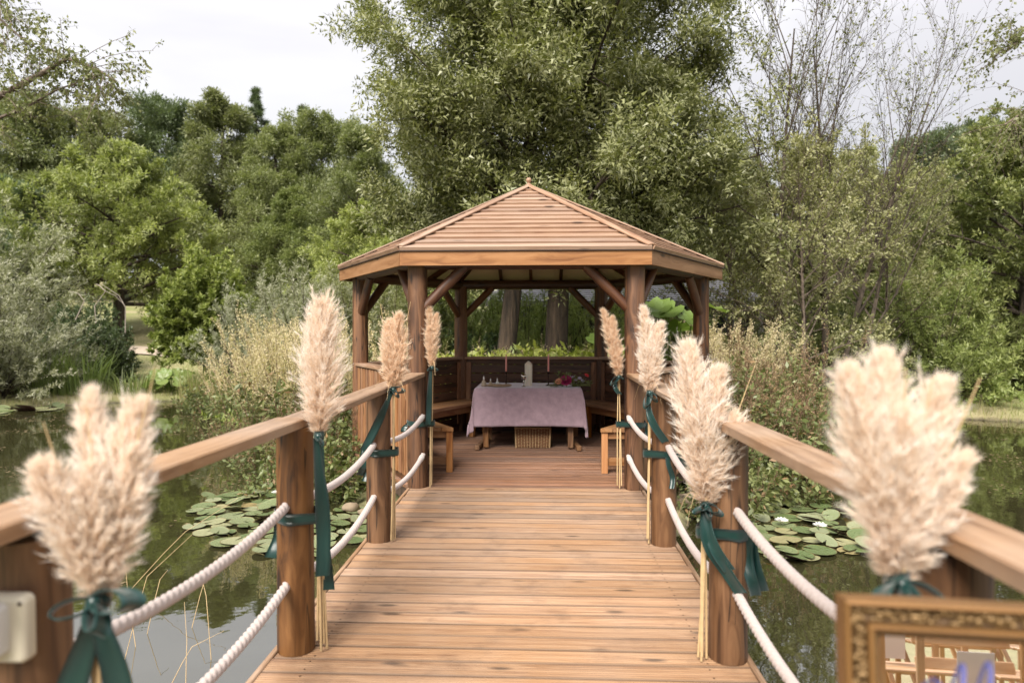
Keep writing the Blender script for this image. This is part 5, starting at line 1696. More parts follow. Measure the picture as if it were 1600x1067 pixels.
# thin dry reeds standing in the near water
rd_ = thing('dry_reeds', 'few thin bent dry reed stalks in the near water below the rope', 'reeds', wat(290, 900))
for i, (x0, y0, x1, y1, x2, y2) in enumerate(((195, 1010, 230, 900, 300, 835), (300, 960, 320, 905, 340, 880), (205, 900, 290, 830, 372, 778), (230, 970, 250, 905, 262, 890), (330, 1010, 322, 930, 316, 905), (262, 1060, 300, 1010, 350, 985), (212, 990, 200, 930, 196, 880), (290, 1062, 292, 1000, 288, 940))):
    a = wat(x0, y0 + 20)
    dd = (RC.transposed() @ (a - CAM)).z * -1
    b, c = at(x1, y1, dd * 1.02), at(x2, y2, dd * 1.05)
    MB().tube([a - Vector((0, 0, .1)), a, a.lerp(b, .6) + Vector((0, 0, .01)), b, c], [.0024, .0024, .002, .0017, .0010], 5).build('stalk', M['stem'], rd_)
# rocks at the foot of the bank
for px, py, r, lab in ((548, 800, .10, 'pale rock at the water between the second and third socket side posts'), (1078, 803, .17, 'pale rock at the water behind the third mirror side post'), (572, 806, .07, 'smaller rock next to the pale rock by the third socket side post')):
    w_ = wat(px, py)
    q = np.random.default_rng(int(px))
    mb = MB()
    mb.lathe([(0, -.3), (.7, -.28), (1.0, -.05), (.92, .25), (.6, .48), (0, .58)], (0, 0, 0), 14)
    ph = q.random(6) * 6
    for i, (x, y, z) in enumerate(mb.v):
        k = 1 + .16 * math.sin(3 * x + ph[0] + 2 * z) + .14 * math.sin(4 * y + ph[1]) + .08 * math.sin(7 * z + 5 * x + ph[2])
        mb.v[i] = (x * k * r, y * k * r * .8, z * k * r)
    o = mb.build('rock', M['rock'], None, (w_.x, w_.y, max(WZ, gz(w_.x, w_.y)) + .04), (0, 0, px))
    tag(o, lab, 'rock')

# ------------------------------------------------------------------ ropes
def rope(p0, p1, sag, label, ends=(False, False)):
    p0, p1 = Vector(p0), Vector(p1)
    t = thing('rope', label, 'rope', (p0 + p1) / 2 - Vector((0, 0, sag)), 'white ropes slung between the bridge posts')
    L = (p1 - p0).length
    n = int(L / 0.0065)
    ns = 15
    Rr, pitch = 0.0205, 0.098
    vs_, fs_ = [], []
    for i in range(n + 1):
        s = i / n
        c = p0.lerp(p1, s) - Vector((0, 0, sag * 4 * s * (1 - s)))
        tg = (p1 - p0 - Vector((0, 0, sag * 4 * (1 - 2 * s)))).normalized()
        a = tg.cross(Vector((0, 0, 1))).normalized()
        b = a.cross(tg)
        for k in range(ns):
            an = 2 * PI * k / ns
            ph = an - 2 * PI * s * L / pitch
            r = Rr * (0.74 + 0.32 * abs(math.cos(1.5 * ph)) ** 0.7)
            vs_.append(c + a * math.cos(an) * r + b * math.sin(an) * r)
    for i in range(n):
        for k in range(ns):
            k2 = (k + 1) % ns
            fs_.append((i * ns + k, i * ns + k2, (i + 1) * ns + k2, (i + 1) * ns + k))
    link('strands', np_mesh('strands', np.array([tuple(v) for v in vs_]), np.array(fs_), True), M['rope'], t)
    for e, (pa, s0) in zip(ends, ((p0, 0.0), (p1, 1.0))):
        if e:      # whipped end
            tg = (p1 - p0 - Vector((0, 0, sag * 4 * (1 - 2 * s0)))).normalized()
            q = pa - tg * .11 if s0 else pa + tg * .11
            q = q.lerp(pa, 0.0)
            for dx in (0.0, 0.045):
                m0 = q + tg * (dx if s0 else -dx)
                MB().tube([m0 - tg * .009, m0 + tg * .009], .0245, 14).build('whipping', M['clear_plastic'], t)
    return t

PYA = PY + [-HV[0].x * 0 - 1.702]
spans = [('between the nearest two posts', 0, 1), ('between the middle posts', 1, 2), ('ending at the gazebo post', 2, 3)]
for s, side in ((-1, 'on the socket box side'), (1, 'on the gilt mirror side')):
    for wh, i, j in spans:
        for lev, z in (('upper', 0.665), ('lower', 0.315)):
            x0 = s * (PX + 0.03 * (i == 0))
            zz0 = z + (0.03 if i == 0 else 0)
            y0, y1 = PYA[i] + .055, PYA[j] - .065
            if j == 3:
                x1 = s * (PX - .045)
                y1 = PYA[j] - .082
            else:
                x1 = s * (PX + .015)
            rope((x0, y0, zz0), (x1, y1, z - (.0 if j < 3 else .01)), 0.062 + .012 * (lev == 'lower'), '%s white twisted rope %s %s' % (lev, wh, side), (False, j == 3))

# ------------------------------------------------------------------ pampas bunches and ribbons
def plume_mesh(seed, L, Rw, nb=250, nh=38, lean=0.06, tan=False):
    r = np.random.default_rng(seed)
    n = nb
    s = np.sort(r.random(n)) ** 0.85
    ln = np.array([lean * math.cos(seed), lean * math.sin(seed), 0])
    P = np.stack([np.zeros(n), np.zeros(n), s * L * 0.86], -1) + ln * (s[:, None] ** 2) * L
    az = r.random(n) * 2 * PI
    w = Rw * np.interp(s, [0, .12, .35, .6, .85, 1], [0.28, 0.74, 1.0, 0.82, 0.40, 0.10])
    el = np.interp(s, [0, .5, 1], [0.92, 1.12, 1.4]) + r.normal(size=n) * .13
    d = np.stack([np.cos(az) * np.cos(el), np.sin(az) * np.cos(el), np.sin(el)], -1)
    Lb = w / np.maximum(np.cos(el), .28) * (0.75 + .45 * r.random(n))
    Lb = np.minimum(Lb, L * .32)
    b1 = Br(P, d, Lb, np.full(n, .0012), r.normal(size=(n, 3)) * .1 + np.array([0, 0, -.10]))
    sb = 0.05 + 0.95 * r.random((n, nh))
    Ph = b1.P(sb).reshape(-1, 3)
    T = b1.T(sb).reshape(-1, 3)
    m = len(Ph)
    hd = nrm(T * 0.95 + np.array([0, 0, .12]) + r.normal(size=(m, 3)) * 0.30)
    hl = (0.022 + 0.026 * r.random((m, 1))) * (L / .6) ** .5
    side = nrm(np.cross(hd, r.normal(size=(m, 3)))) * 0.0012
    V = np.stack([Ph - side, Ph + side, Ph + hd * hl], 1).reshape(-1, 3)
    F = np.arange(3 * m).reshape(m, 3)
    rootr = np.linalg.norm((Ph - np.repeat(P, nh, 0))[:, :2], axis=1) / Rw
    u0 = np.clip(0.10 + 0.50 * rootr + .15 * np.repeat(s, nh), 0, 1)
    u1 = np.clip(u0 + 0.35, 0, 1)
    uv = np.zeros((3 * m, 2))
    uv[0::3, 0] = u0; uv[1::3, 0] = u0; uv[2::3, 0] = u1
    me = np_mesh('plume', V, F, False, uv)
    # the central stalk
    return me
PL = {}
def plume(kind):
    spec = {'broad': (1, .63, .112, 380, 50), 'mid': (2, .56, .064, 340, 48), 'slim': (3, .64, .050, 280, 42), 'short': (4, .44, .068, 360, 52), 'tuft': (5, .36, .046, 200, 40)}[kind]
    if kind not in PL:
        PL[kind] = plume_mesh(*spec)
    return PL[kind]

def bunch(label, neck, plumes, stems, foot, mat='pampas', wisps=2, seed=0):
    """plumes: (kind, lean x, lean y, scale, spin)"""
    q = random.Random(seed)
    neck = Vector(neck)
    t = thing('pampas_grass_bunch', label, 'pampas grass', (foot[0], foot[1], 0.0), 'pampas grass bunches tied to the bridge posts')
    for kind, lx, ly, sc, spin in plumes:
        me = plume(kind)
        o = link('plume', me, M[mat], t, neck + Vector((lx * .03, ly * .03, -.015)))
        dd = Vector((lx, ly, 1)).normalized()
        o.rotation_mode = 'QUATERNION'
        o.rotation_quaternion = dd.to_track_quat('Z', 'Y') @ Euler((0, 0, spin)).to_quaternion()
        o.rotation_mode = 'XYZ'
        o.rotation_euler = (dd.to_track_quat('Z', 'Y') @ Euler((0, 0, spin)).to_quaternion()).to_euler()
        o.scale = (sc, sc, sc)
        o.material_slots[0].link = 'OBJECT'
        o.material_slots[0].material = M[mat]
        tip = neck + dd * .5 * sc
        MB().tube([neck - dd * .02, neck + dd * .2 * sc, tip], [.0032, .0026, .001], 6).build('stalk', M['stem'], t)
    for k in range(stems):
        fx = foot[0] + q.uniform(-.022, .022)
        fy = foot[1] + q.uniform(-.025, .025)
        nx = neck + Vector((q.uniform(-.012, .012), q.uniform(-.012, .012), 0.02))
        z0 = 0.006 + (q.uniform(0, .05) if k else 0)
        MB().tube([(fx, fy, z0), ((fx + nx.x) / 2 + q.uniform(-.004, .004), (fy + nx.y) / 2, (z0 + nx.z) / 2), nx], [.0058, .0052, .0042], 7).build('stem', M['stem'], t)
    for k in range(wisps):      # a curled dry leaf
        a = q.uniform(0, 6.28)
        dx, dy = math.cos(a), math.sin(a)
        pts = [neck + Vector((dx * u * .16, dy * u * .16, -.02 + .10 * math.sin(u * 2.6) - .10 * u * u)) for u in [i / 7 for i in range(8)]]
        MB().strip(pts, [Vector((-dy, dx, .2)) * .0018 * (1 - i / 9) for i in range(8)], .0004, .0008, 2).build('dry_leaf', M['stem'], t)
    return t

def hull2(pts):
    pts = sorted(set((round(a, 5), round(b, 5)) for a, b in pts))
    def half(ps):
        h = []
        for p in ps:
            while len(h) >= 2 and (h[-1][0] - h[-2][0]) * (p[1] - h[-2][1]) - (h[-1][1] - h[-2][1]) * (p[0] - h[-2][0]) <= 0:
                h.pop()
            h.append(p)
        return h[:-1]
    return half(pts) + half(pts[::-1])

def wave_strip(mb, p0, p1, w0, w1, seed, face=(0, -1, 0), amp=.012, n=12, bow=(0, 0, 0), cut=True, twist=0.0):
    """a hanging length of ribbon from p0 to p1"""
    q = random.Random(seed)
    p0, p1, bow = Vector(p0), Vector(p1), Vector(bow)
    t = (p1 - p0).normalized()
    f = Vector(face)
    f = (f - t * f.dot(t)).normalized()
    side = t.cross(f)
    a = q.uniform(0, 6)
    pts, ws = [], []
    for i in range(n + 1):
        s = i / n
        pts.append(p0.lerp(p1, s) + bow * math.sin(s * PI) + f * amp * math.sin(s * 7 + a) * s + side * amp * .6 * math.sin(s * 5 + a * 2))
        tw = twist * s + .35 * math.sin(s * 5 + a)
        ws.append((side * math.cos(tw) + f * math.sin(tw)) * (w0 + (w1 - w0) * min(1, s * 2.2)) / 2)
    mb.strip(pts, ws, .0007, .004, 4)

def ribbon(label, post, s, band_z, neck, loops, tails, post_tails, seed=0, band=True, r=.091, foot=None):
    """dark green satin: a band round post and stems, a bow at the neck of the plumes, hanging tails"""
    q = random.Random(seed)
    t = thing('ribbon', label, 'ribbon', (post[0], post[1], band_z), 'green satin ribbons on the bridge posts')
    neck = Vector(neck)
    if band:
        c = [(post[0] + r * math.cos(i * .2618), post[1] + r * math.sin(i * .2618)) for i in range(24)]
        fx, fy = foot
        c += [(fx + .030 * math.cos(i * .5236), fy + .030 * math.sin(i * .5236)) for i in range(12)]
        h = hull2(c)
        h.append(h[0])
        n = len(h)
        pts = [Vector((a, b, band_z + .004 * math.sin(i * .7))) for i, (a, b) in enumerate(h)]
        mb = MB().strip(pts, [Vector((0, 0, .0255 + .002 * math.sin(i * 1.3))) for i in range(n)], .0008, .001, 3)
        mb.build('band', M['satin'], t)
    # collar round the neck
    c = [(neck.x + .020 * math.cos(i * .5236), neck.y + .020 * math.sin(i * .5236)) for i in range(13)]
    MB().strip([Vector((a, b, neck.z - .01)) for a, b in c], [Vector((0, 0, .020)) for _ in c], .0008, .003, 3).build('collar', M['satin'], t)
    kn = neck + Vector((-s * .004, -.024, -.012))
    mb = MB()
    mb.lathe([(0, -.018), (.012, -.014), (.017, 0), (.012, .014), (0, .018)], kn, 10)
    mb.build('knot', M['satin'], t)
    for (dx, dy, dz, size, w) in loops:
        d = Vector((dx, dy, dz)).normalized()
        nrm_ = Vector((0, -1, .35)).normalized()
        up = d.cross(nrm_).normalized()
        thick = (d.cross(up)).normalized()
        pts, ws = [], []
        N = 16
        for i in range(N + 1):
            a = 2 * PI * i / N
            x = (1 - math.cos(a)) / 2 * size
            o = math.sin(a) * size * .23
            pts.append(kn + d * x + up * o - Vector((0, 0, x * x * 1.2)))
            ws.append(thick * w / 2 * (0.35 + .65 * math.sin(min(a, 2 * PI - a) / 2)))
        MB().strip(pts, ws, .0007, .003, 3).build('bow_loop', M['satin'], t)
    for k, (x, y, z, w, bow) in enumerate(tails):
        mb = MB()
        wave_strip(mb, kn + Vector((0, 0, -.005)), (x, y, z), .03, w, seed * 7 + k, face=(-s * .45, -1, 0), bow=bow)
        mb.build('tail', M['satin'], t)
    for k, (p0, p1, w) in enumerate(post_tails):
        mb = MB()
        wave_strip(mb, p0, p1, .03, w, seed * 9 + k, face=(-s * .2, -1, 0), amp=.02)
        mb.build('tail', M['satin'], t)
    return t

def foot_of(s, i):
    return (s * (PX - .117), PYA[i] - .022)

# --- nearest post, socket side
f = (-.812, PYA[0] - .035)
nk = (-.768, PYA[0] - .06, .905)
bunch('blurred cluster of cream pampas plumes on the post with the white socket box', nk,
      [('short', -.20, -.16, .74, .3), ('short', .02, -.10, .68, 4.3), ('slim', -.14, .12, .76, 1.0), ('mid', .07, .14, .80, 2.0), ('tuft', .22, .08, .95, 4.0)], 4, f, 'pampas', 1, seed=1)
ribbon('dark green ribbon bow with wide tails on the post with the white socket box', (-PX, PYA[0]), -1, .60, nk,
       [(1, -.25, .28, .105, .06), (-.8, -.5, -.05, .075, .055), (.5, -.6, -.5, .07, .05)],
       [(-.835, PYA[0] - .10, .52, .062, (-.015, 0, 0)), (-.705, PYA[0] - .08, .50, .055, (.012, 0, 0))], [], 1, True, .089, f)
# --- second post, socket side
f = (-.842, PYA[1] - .03)
nk = (-.838, PYA[1] - .05, .985)
bunch('single broad fluffy pampas plume on the second post of the socket box side', nk,
      [('broad', .06, .0, 1.0, 0.0), ('mid', -.04, .03, .98, 2.2)], 4, f, seed=2)
ribbon('dark green ribbon with one long straight tail beside the single broad plume', (-PX, PYA[1]), -1, .612, nk,
       [(.5, -.7, -.6, .04, .05)], [(-.822, PYA[1] - .07, .36, .062, (.006, 0, 0)), (-.812, PYA[1] - .03, .28, .055, (0, 0, 0))],
       [((-PX - .085, PYA[1] + .04, .62), (-PX - .12, PYA[1] + .05, .40), .06), ((-PX - .08, PYA[1] + .05, .62), (-PX - .075, PYA[1] + .07, .36), .055)], 2, True, .089, f)
# --- third post, socket side
f = (-.85, PYA[2] - .03)
nk = (-.852, PYA[2] - .04, 1.045)
bunch('tan pampas bunch with several spread tips on the third post of the socket box side', nk,
      [('mid', -.09, 0, .92, .4), ('mid', .05, .02, 1.0, 1.4), ('tuft', .20, .02, 1.18, 2.6), ('tuft', -.16, .03, 1.15, 3.1), ('tuft', .24, -.05, .9, 4.1), ('slim', -.03, .05, .8, 5)], 3, f, 'pampastan', 3, seed=3)
ribbon('dark green bow with tail slanting across the third socket side post', (-PX, PYA[2]), -1, .612, nk,
       [(.9, -.4, .1, .085, .045), (.6, -.5, -.6, .06, .045), (-.8, -.5, -.05, .04, .04)],
       [(-PX - .07, PYA[2] - .115, .63, .055, (.0, -.03, 0))],
       [((-PX - .085, PYA[2] - .03, .62), (-PX - .125, PYA[2] - .02, .44), .055), ((-PX - .08, PYA[2] + .02, .60), (-PX - .10, PYA[2] + .03, .40), .05)], 3, True, .089, f)
# --- gazebo post, socket side
f = (-.850, PYA[3] - .03)
nk = (-.842, PYA[3] - .05, 1.10)
bunch('slim tan pampas plumes against the gazebo post on the socket box side', nk,
      [('slim', -.04, 0, 1.0, .4), ('slim', .05, .02, .86, 2.4), ('tuft', -.06, -.03, 1.1, 1.0)], 3, f, 'pampastan', 2, seed=4)
ribbon('small dark green bow and straight tail on the gazebo post of the socket box side', (-HV[0].x / 2, PYA[3]), -1, .585, nk,
       [(.8, -.4, -.1, .055, .045), (-.7, -.6, -.2, .045, .04)], [(-.875, PYA[3] - .09, .58, .05, (-.006, -.015, 0))],
       [((-1.065, PYA[3] - .05, .60), (-1.10, PYA[3] - .04, .50), .05)], 4, True, .099, f)
# --- gazebo post, mirror side
f = (.845, PYA[3] - .03)
nk = (.838, PYA[3] - .05, 1.02)
bunch('slim leaning tan pampas plume against the gazebo post on the mirror side', nk,
      [('slim', -.17, .0, 1.08, 1.4), ('slim', -.10, .03, .95, 3.4), ('tuft', -.05, .03, 1.0, 2)], 3, f, 'pampastan', 2, seed=5)
ribbon('small dark green bow hanging at the gazebo post on the mirror side', (HV[0].x / 2, PYA[3]), 1, .585, nk,
       [(-.75, -.45, -.45, .095, .055), (.6, -.6, .0, .04, .04)], [(.83, PYA[3] - .08, .86, .045, (-.03, -.0, 0))],
       [((1.065, PYA[3] - .03, .60), (1.115, PYA[3] - .0, .46), .05)], 5, True, .099, f)
# --- third post, mirror side
f = (.852, PYA[2] - .03)
nk = (.862, PYA[2] - .05, 1.03)
bunch('cream pampas bunch with one tall tip on the third mirror side post', nk,
      [('slim', -.05, .0, 1.0, .4), ('mid', -.03, .03, .90, 1.4), ('mid', .10, .02, .92, 2.6), ('tuft', -.12, 0, 1.0, 4)], 4, f, 'pampas', 3, seed=6)
ribbon('dark green bow with a long curling tail on the third post of the mirror side', (PX, PYA[2]), 1, .612, nk,
       [(-.35, -.6, -.7, .10, .055), (.55, -.6, -.5, .07, .045)], [(.955, PYA[2] - .105, .70, .05, (-.05, -.02, 0))],
       [((PX + .075, PYA[2] - .05, .62), (PX + .145, PYA[2] - .05, .50), .08), ((PX + .02, PYA[2] - .095, .60), (PX + .03, PYA[2] - .10, .40), .035)], 6, True, .089, f)
# --- second post, mirror side
f = (.845, PYA[1] - .035)
nk = (.848, PYA[1] - .06, .70)
bunch('large cream pampas bunch set low on the second post of the mirror side', nk,
      [('mid', -.10, .0, 1.36, 1.0), ('mid', .05, .03, 1.16, 2.2), ('mid', -.03, -.03, .95, .2), ('tuft', .36, .02, 1.25, 3.0)], 5, f, seed=7)
ribbon('dark green bow with a tail sweeping across the second post of the mirror side', (PX, PYA[1]), 1, .565, nk,
       [(-.7, -.5, -.15, .055, .06), (.6, -.6, -.1, .075, .06), (.2, -.7, -.7, .06, .05)],
       [(.985, PYA[1] - .115, .33, .06, (-.05, -.02, 0)), (.93, PYA[1] - .12, .42, .05, (-.02, -.02, 0))],
       [((PX + .088, PYA[1] - .02, .57), (PX + .125, PYA[1] - .03, .30), .07), ((PX + .07, PYA[1] - .06, .55), (PX + .085, PYA[1] - .075, .30), .05)], 7, True, .089, f)
# --- nearest post, mirror side
f = (.838, PYA[0] - .045)
nk = (.812, PYA[0] - .11, .985)
bunch('wide blurred fan of cream pampas plumes behind the gilt mirror', nk,
      [('mid', -.20, .0, .80, 1.0), ('mid', -.02, .06, .84, 2.2), ('mid', .19, .04, .76, 3.0), ('short', .0, -.06, .78, 4), ('tuft', .40, .0, .80, 5), ('slim', -.10, .03, .68, 0)], 5, f, 'pampas', 0, seed=8)
ribbon('dark green bow half hidden behind the top edge of the gilt mirror', (PX, PYA[0]), 1, .60, nk,
       [(-.7, -.5, -.25, .075, .06), (.7, -.5, -.25, .075, .06), (0, -.8, -.5, .06, .05)], [(.80, PYA[0] - .12, .70, .05, (0, 0, 0)), (.85, PYA[0] - .12, .66, .05, (0, 0, 0))], [], 8, True, .089, f)

# ------------------------------------------------------------------ the table and what stands on it
TX, TY0, TY1, TZ = -0.01, 0.15, 0.91, 0.735
TW = 1.24
tbl = thing('table', 'wooden trestle table under the mauve velvet cloth in the gazebo', 'table', (TX, (TY0 + TY1) / 2, 0))
MB().box((TX, (TY0 + TY1) / 2, TZ - .02), (TW, TY1 - TY0, .032), bev=.004).build('tabletop', M['tableleg'], tbl)
for s in (-1, 1):
    for y in (TY0 + .12, TY1 - .12):
        MB().box((TX + s * .505, y, .36), (.065, .065, .68), bev=.004).build('leg', M['tableleg'], tbl)
    MB().box((TX + s * .505, (TY0 + TY1) / 2, .62), (.04, .50, .09), bev=.004).build('crossbar', M['tableleg'], tbl)
    MB().box((TX + s * .565, TY0 + .30, .032), (.055, .64, .06), rot=Matrix.Rotation(s * .12, 3, 'Z'), bev=.008).build('foot', M['tableleg'], tbl)
MB().box((TX, (TY0 + TY1) / 2, .52), (1.0, .035, .09), bev=.004).build('stretcher', M['tableleg'], tbl)
# cloth
nu, nv = 96, 72
hx, hy = TW / 2 + .004, (TY1 - TY0) / 2 + .004
ou, ov = .46, .45
ov_, of_ = [], []
cyy = (TY0 + TY1) / 2
for i in range(nu + 1):
    u = -(hx + ou) + 2 * (hx + ou) * i / nu
    for j in range(nv + 1):
        v = -(hy + ov) + 2 * (hy + ov) * j / nv
        cx, cyv = max(-hx, min(hx, u)), max(-hy, min(hy, v))
        eu, ev = abs(u) - hx, abs(v) - hy
        eu, ev = max(eu, 0), max(ev, 0)
        e = max(eu, ev) + .26 * min(eu, ev)
        su, sv = (1 if u > 0 else -1), (1 if v > 0 else -1)
        fl = .045 * e + .012 * (1 - math.exp(-e * 40))
        mn = min(eu, ev)
        x = cx + su * (fl * (eu > 0) + mn * .10)
        y = cyv + sv * (fl * (ev > 0) + mn * .12)
        # folds in the hanging sides
        if e > 0:
            if ev >= eu:
                y += sv * e * (.018 * math.sin(u * 9 + 1) + .010 * math.sin(u * 23 + 2 * v) + .02 * math.exp(-((abs(u) - hx) / .12) ** 2))
            else:
                x += su * e * (.05 * math.sin(v * 12 + su) + .03 * math.sin(v * 25))
        z = TZ + .003 - e * .995 + (.0012 * math.sin(u * 31 + v * 17) * math.sin(v * 23) if e == 0 else 0)
        z += e * (.012 * math.sin(u * 4.2 + 1) if ev > eu else 0.02 * math.sin(v * 5))
        ov_.append((TX + x, cyy + y, z))
for i in range(nu):
    for j in range(nv):
        a = i * (nv + 1) + j
        of_.append((a, a + nv + 1, a + nv + 2, a + 1))
cl = link('tablecloth', np_mesh('tablecloth', np.array(ov_), np.array(of_), True), M['velvet'])
sm = cl.modifiers.new('thick', 'SOLIDIFY'); sm.thickness = .003; sm.offset = 1
tag(cl, 'crushed mauve velvet cloth draped over the gazebo table', 'tablecloth')
TT = TZ + .007
# pillar candle
p = (TX + .005 - .005, TY0 + .30, TT)
pc = thing('pillar_candle', 'thick ivory pillar candle standing in the middle of the mauve cloth', 'candle', p)
MB().lathe([(.0, 0), (.044, 0), (.046, .004), (.046, .262), (.043, .268), (.012, .298), (0, .302)], p, 28).build('wax', M['wax'], pc)
MB().tube([(p[0], p[1], p[2] + .300), (p[0] + .002, p[1], p[2] + .318)], .0022, 6).build('wick', M['wick'], pc)
# tapers in bronze holders
for x, w in ((-.275, 'on the driftwood side of the ivory pillar candle'), (.243, 'on the bouquet side of the ivory pillar candle')):
    p = (TX + x, TY0 + .33, TT)
    h = thing('candlestick', 'slender dark bronze candlestick %s' % w, 'candlestick', p, 'pair of bronze candlesticks')
    MB().lathe([(0, 0), (.036, 0), (.037, .005), (.020, .012), (.009, .020), (.007, .040), (.014, .050), (.007, .060), (.0055, .10), (.012, .112), (.012, .120), (.006, .130), (.009, .142), (.0145, .150)], p, 18).build('stem', M['bronze'], h)
    MB().lathe([(.010, .150), (.0155, .151), (.0165, .172), (.0125, .172), (.0120, .160), (0, .160)], p, 18).build('socket', M['bronze'], h)
    c = thing('taper_candle', 'coral pink taper candle in the holder %s' % w, 'candle', (p[0], p[1], p[2] + .160), 'pair of coral taper candles')
    MB().lathe([(0, .1605), (.0115, .1605), (.0112, .22), (.0092, .36), (.004, .385), (0, .388)], p, 14).build('wax', M['pinkwax'], c)
    MB().tube([(p[0], p[1], p[2] + .386), (p[0] + .001, p[1], p[2] + .400)], .0014, 5).build('wick', M['wick'], c)
# goblet
p = (TX - .055, TY0 + .16, TT)
gb = thing('goblet', 'small silver goblet standing in front of the ivory pillar candle', 'goblet', p)
MB().lathe([(0, 0), (.026, 0), (.027, .004), (.010, .010), (.0055, .022), (.006, .05), (.010, .058), (.006, .066), (.0055, .078)], p, 20).build('stem', M['silver'], gb)
MB().lathe([(.006, .078), (.018, .084), (.027, .098), (.030, .118), (.0295, .148), (.0275, .148), (.028, .118), (.025, .100), (.0, .090)], p, 24).build('bowl', M['silver'], gb)
# driftwood with three small figures behind it
mb = MB()
xx = [TX - .50, TX - .45, TX - .38, TX - .30, TX - .23, TX - .20]
mb.tube([(x, TY0 + .10 + .01 * math.sin(i * 2), TT + .020 + .004 * math.sin(i * 1.7)) for i, x in enumerate(xx)], [.009, .019, .021, .019, .017, .008], 10)
dw = mb.build('driftwood_log', M['drift'])
tag(dw, 'pale driftwood log lying on the mauve cloth', 'driftwood')
for i, (x, y, h, lab) in enumerate(((-.535, .16, .135, 'tallest brown ornament with a pale pointed top, beyond the end of the driftwood log'), (-.455, .17, .105, 'small pale figurine standing close behind the driftwood log'), (-.375, .19, .11, 'white pointed figurine nearest the coral candle over the driftwood log'))):
    p = (TX + x, TY0 + y, TT)
    t = thing('figurine', lab, 'figurine', p, 'little ornaments behind the driftwood')
    r = .030 if i == 0 else .022
    MB().lathe([(0, 0), (r, 0), (r * 1.1, h * .2), (r * .85, h * .45), (r * .35, h * .58), (r * .3, h * .62)], p, 12).build('body', M['figure'] if i < 2 else M['figtop'], t)
    MB().lathe([(r * .3, h * .62), (r * .42, h * .7), (r * .36, h * .8), (r * .12, h * .9), (0, h)], p, 10).build('top', M['figtop'], t)
# bouquet
bq = thing('bouquet', 'bouquet with a magenta bloom and trailing green leaves lying on the mauve cloth', 'bouquet', (TX + .47, TY0 + .2, TT))
def flower(c, r, mat, name, nring=3, npet=7, up=(0, -.5, .8), seed=0):
    q = random.Random(seed)
    mb = MB()
    R_ = Vector(up).to_track_quat('Z', 'Y').to_matrix()
    for ring in range(nring):
        tilt = 0.25 + 0.5 * ring / max(1, nring - 1) if nring > 1 else .6
        rr = r * (0.45 + .55 * ring / max(1, nring - 1)) if nring > 1 else r
        for k in range(npet):
            a = 2 * PI * (k + ring * .5) / npet + q.uniform(-.1, .1)
            ca, sa = math.cos(a), math.sin(a)
            def pt(u, w):       # u along petal, w across
                rad_ = rr * (0.15 + 0.85 * math.sin(u * 1.35) * (.55 + tilt * .6))
                z = rr * (1.0 - tilt) * u * 1.2 + rr * .12 * math.sin(u * 3)
                b = a + w * (0.55 + .1 * u) * math.sin(min(u * 2.2 + .25, 2.6))
                return Vector((math.cos(b) * rad_, math.sin(b) * rad_, z))
            g_ = [[R_ @ pt(u, w) + Vector(c) for w in (-1, 0, 1)] for u in (0, .4, .75, 1.0)]
            vsx = [p_ for row in g_ for p_ in row]
            mb._add(vsx, [(i * 3 + j, i * 3 + j + 1, i * 3 + j + 4, i * 3 + j + 3) for i in range(3) for j in range(2)], True)
    mb.lathe([(0, -.01), (r * .3, 0), (r * .25, r * .35), (0, r * .45)], c, 8)
    return mb.build(name, mat, bq)
b0 = Vector((TX + .47, TY0 + .14, TT))
flower(b0 + Vector((-.02, -.02, .070)), .075, M['magenta'], 'bloom', 4, 8, (-.1, -.8, .6), 1)
flower(b0 + Vector((-.105, -.02, .062)), .045, M['peach'], 'bloom', 3, 6, (-.4, -.7, .6), 2)
flower(b0 + Vector((.225, .02, .135)), .030, M['redpetal'], 'bloom', 2, 6, (.4, -.5, .7), 3)
for i, (dx, dz) in enumerate(((.06, .11), (.10, .085), (.145, .10), (.02, .125), (.18, .07), (-.06, .10))):
    flower(b0 + Vector((dx, .0 + .01 * i, dz)), .024, M['lilac'], 'bloom', 2, 6, (.1 * i - .2, -.6, .7), 10 + i)
rngb = np.random.default_rng(4)
nb_ = 26
p0b = np.tile(np.array([[b0.x + .02, b0.y + .02, b0.z + .035]]), (nb_, 1)) + rngb.normal(size=(nb_, 3)) * np.array([.06, .02, .012])
db = nrm(np.stack([rngb.normal(size=nb_) * 1.0, -.25 + rngb.normal(size=nb_) * .35, .25 + .35 * rngb.random(nb_)], -1))
bb = Br(p0b, db, .09 + .11 * rngb.random(nb_), np.full(nb_, .002), np.tile(A(0, 0, -.25), (nb_, 1)))
lv = leaves(rngb, bb, 16, .038, .42, .1, 1.0, .008, .5, .4, .8)
lv[0][:, 2] = np.maximum(lv[0][:, 2], TT + .002)
o = link('foliage', np_mesh('foliage', *lv), M['leaf_hedge'], bq); o['kind'] = 'stuff'
p0b = np.tile(np.array([[b0.x - .10, b0.y - .03, b0.z + .025]]), (7, 1))
db = nrm(np.stack([-1 + rngb.normal(size=7) * .2, rngb.normal(size=7) * .25, .0 + .12 * rngb.random(7)], -1))
bb = Br(p0b, db, .07 + .06 * rngb.random(7), np.full(7, .002), np.tile(A(0, 0, -.1), (7, 1)))
lv = leaves(rngb, bb, 14, .032, .3, .1, 1.0, .006, .7, .4, .8)
lv[0][:, 2] = np.maximum(lv[0][:, 2], TT + .002)
o = link('trailing_foliage', np_mesh('trailing_foliage', *lv), M['leaf_grey'], bq); o['kind'] = 'stuff'
MB().tube([b0 + Vector((.06, .02, .025)), b0 + Vector((.17, .04, .02)), b0 + Vector((.27, .05, .025))], [.020, .014, .018], 8).build('stems', M['leaf_hedge'], bq)

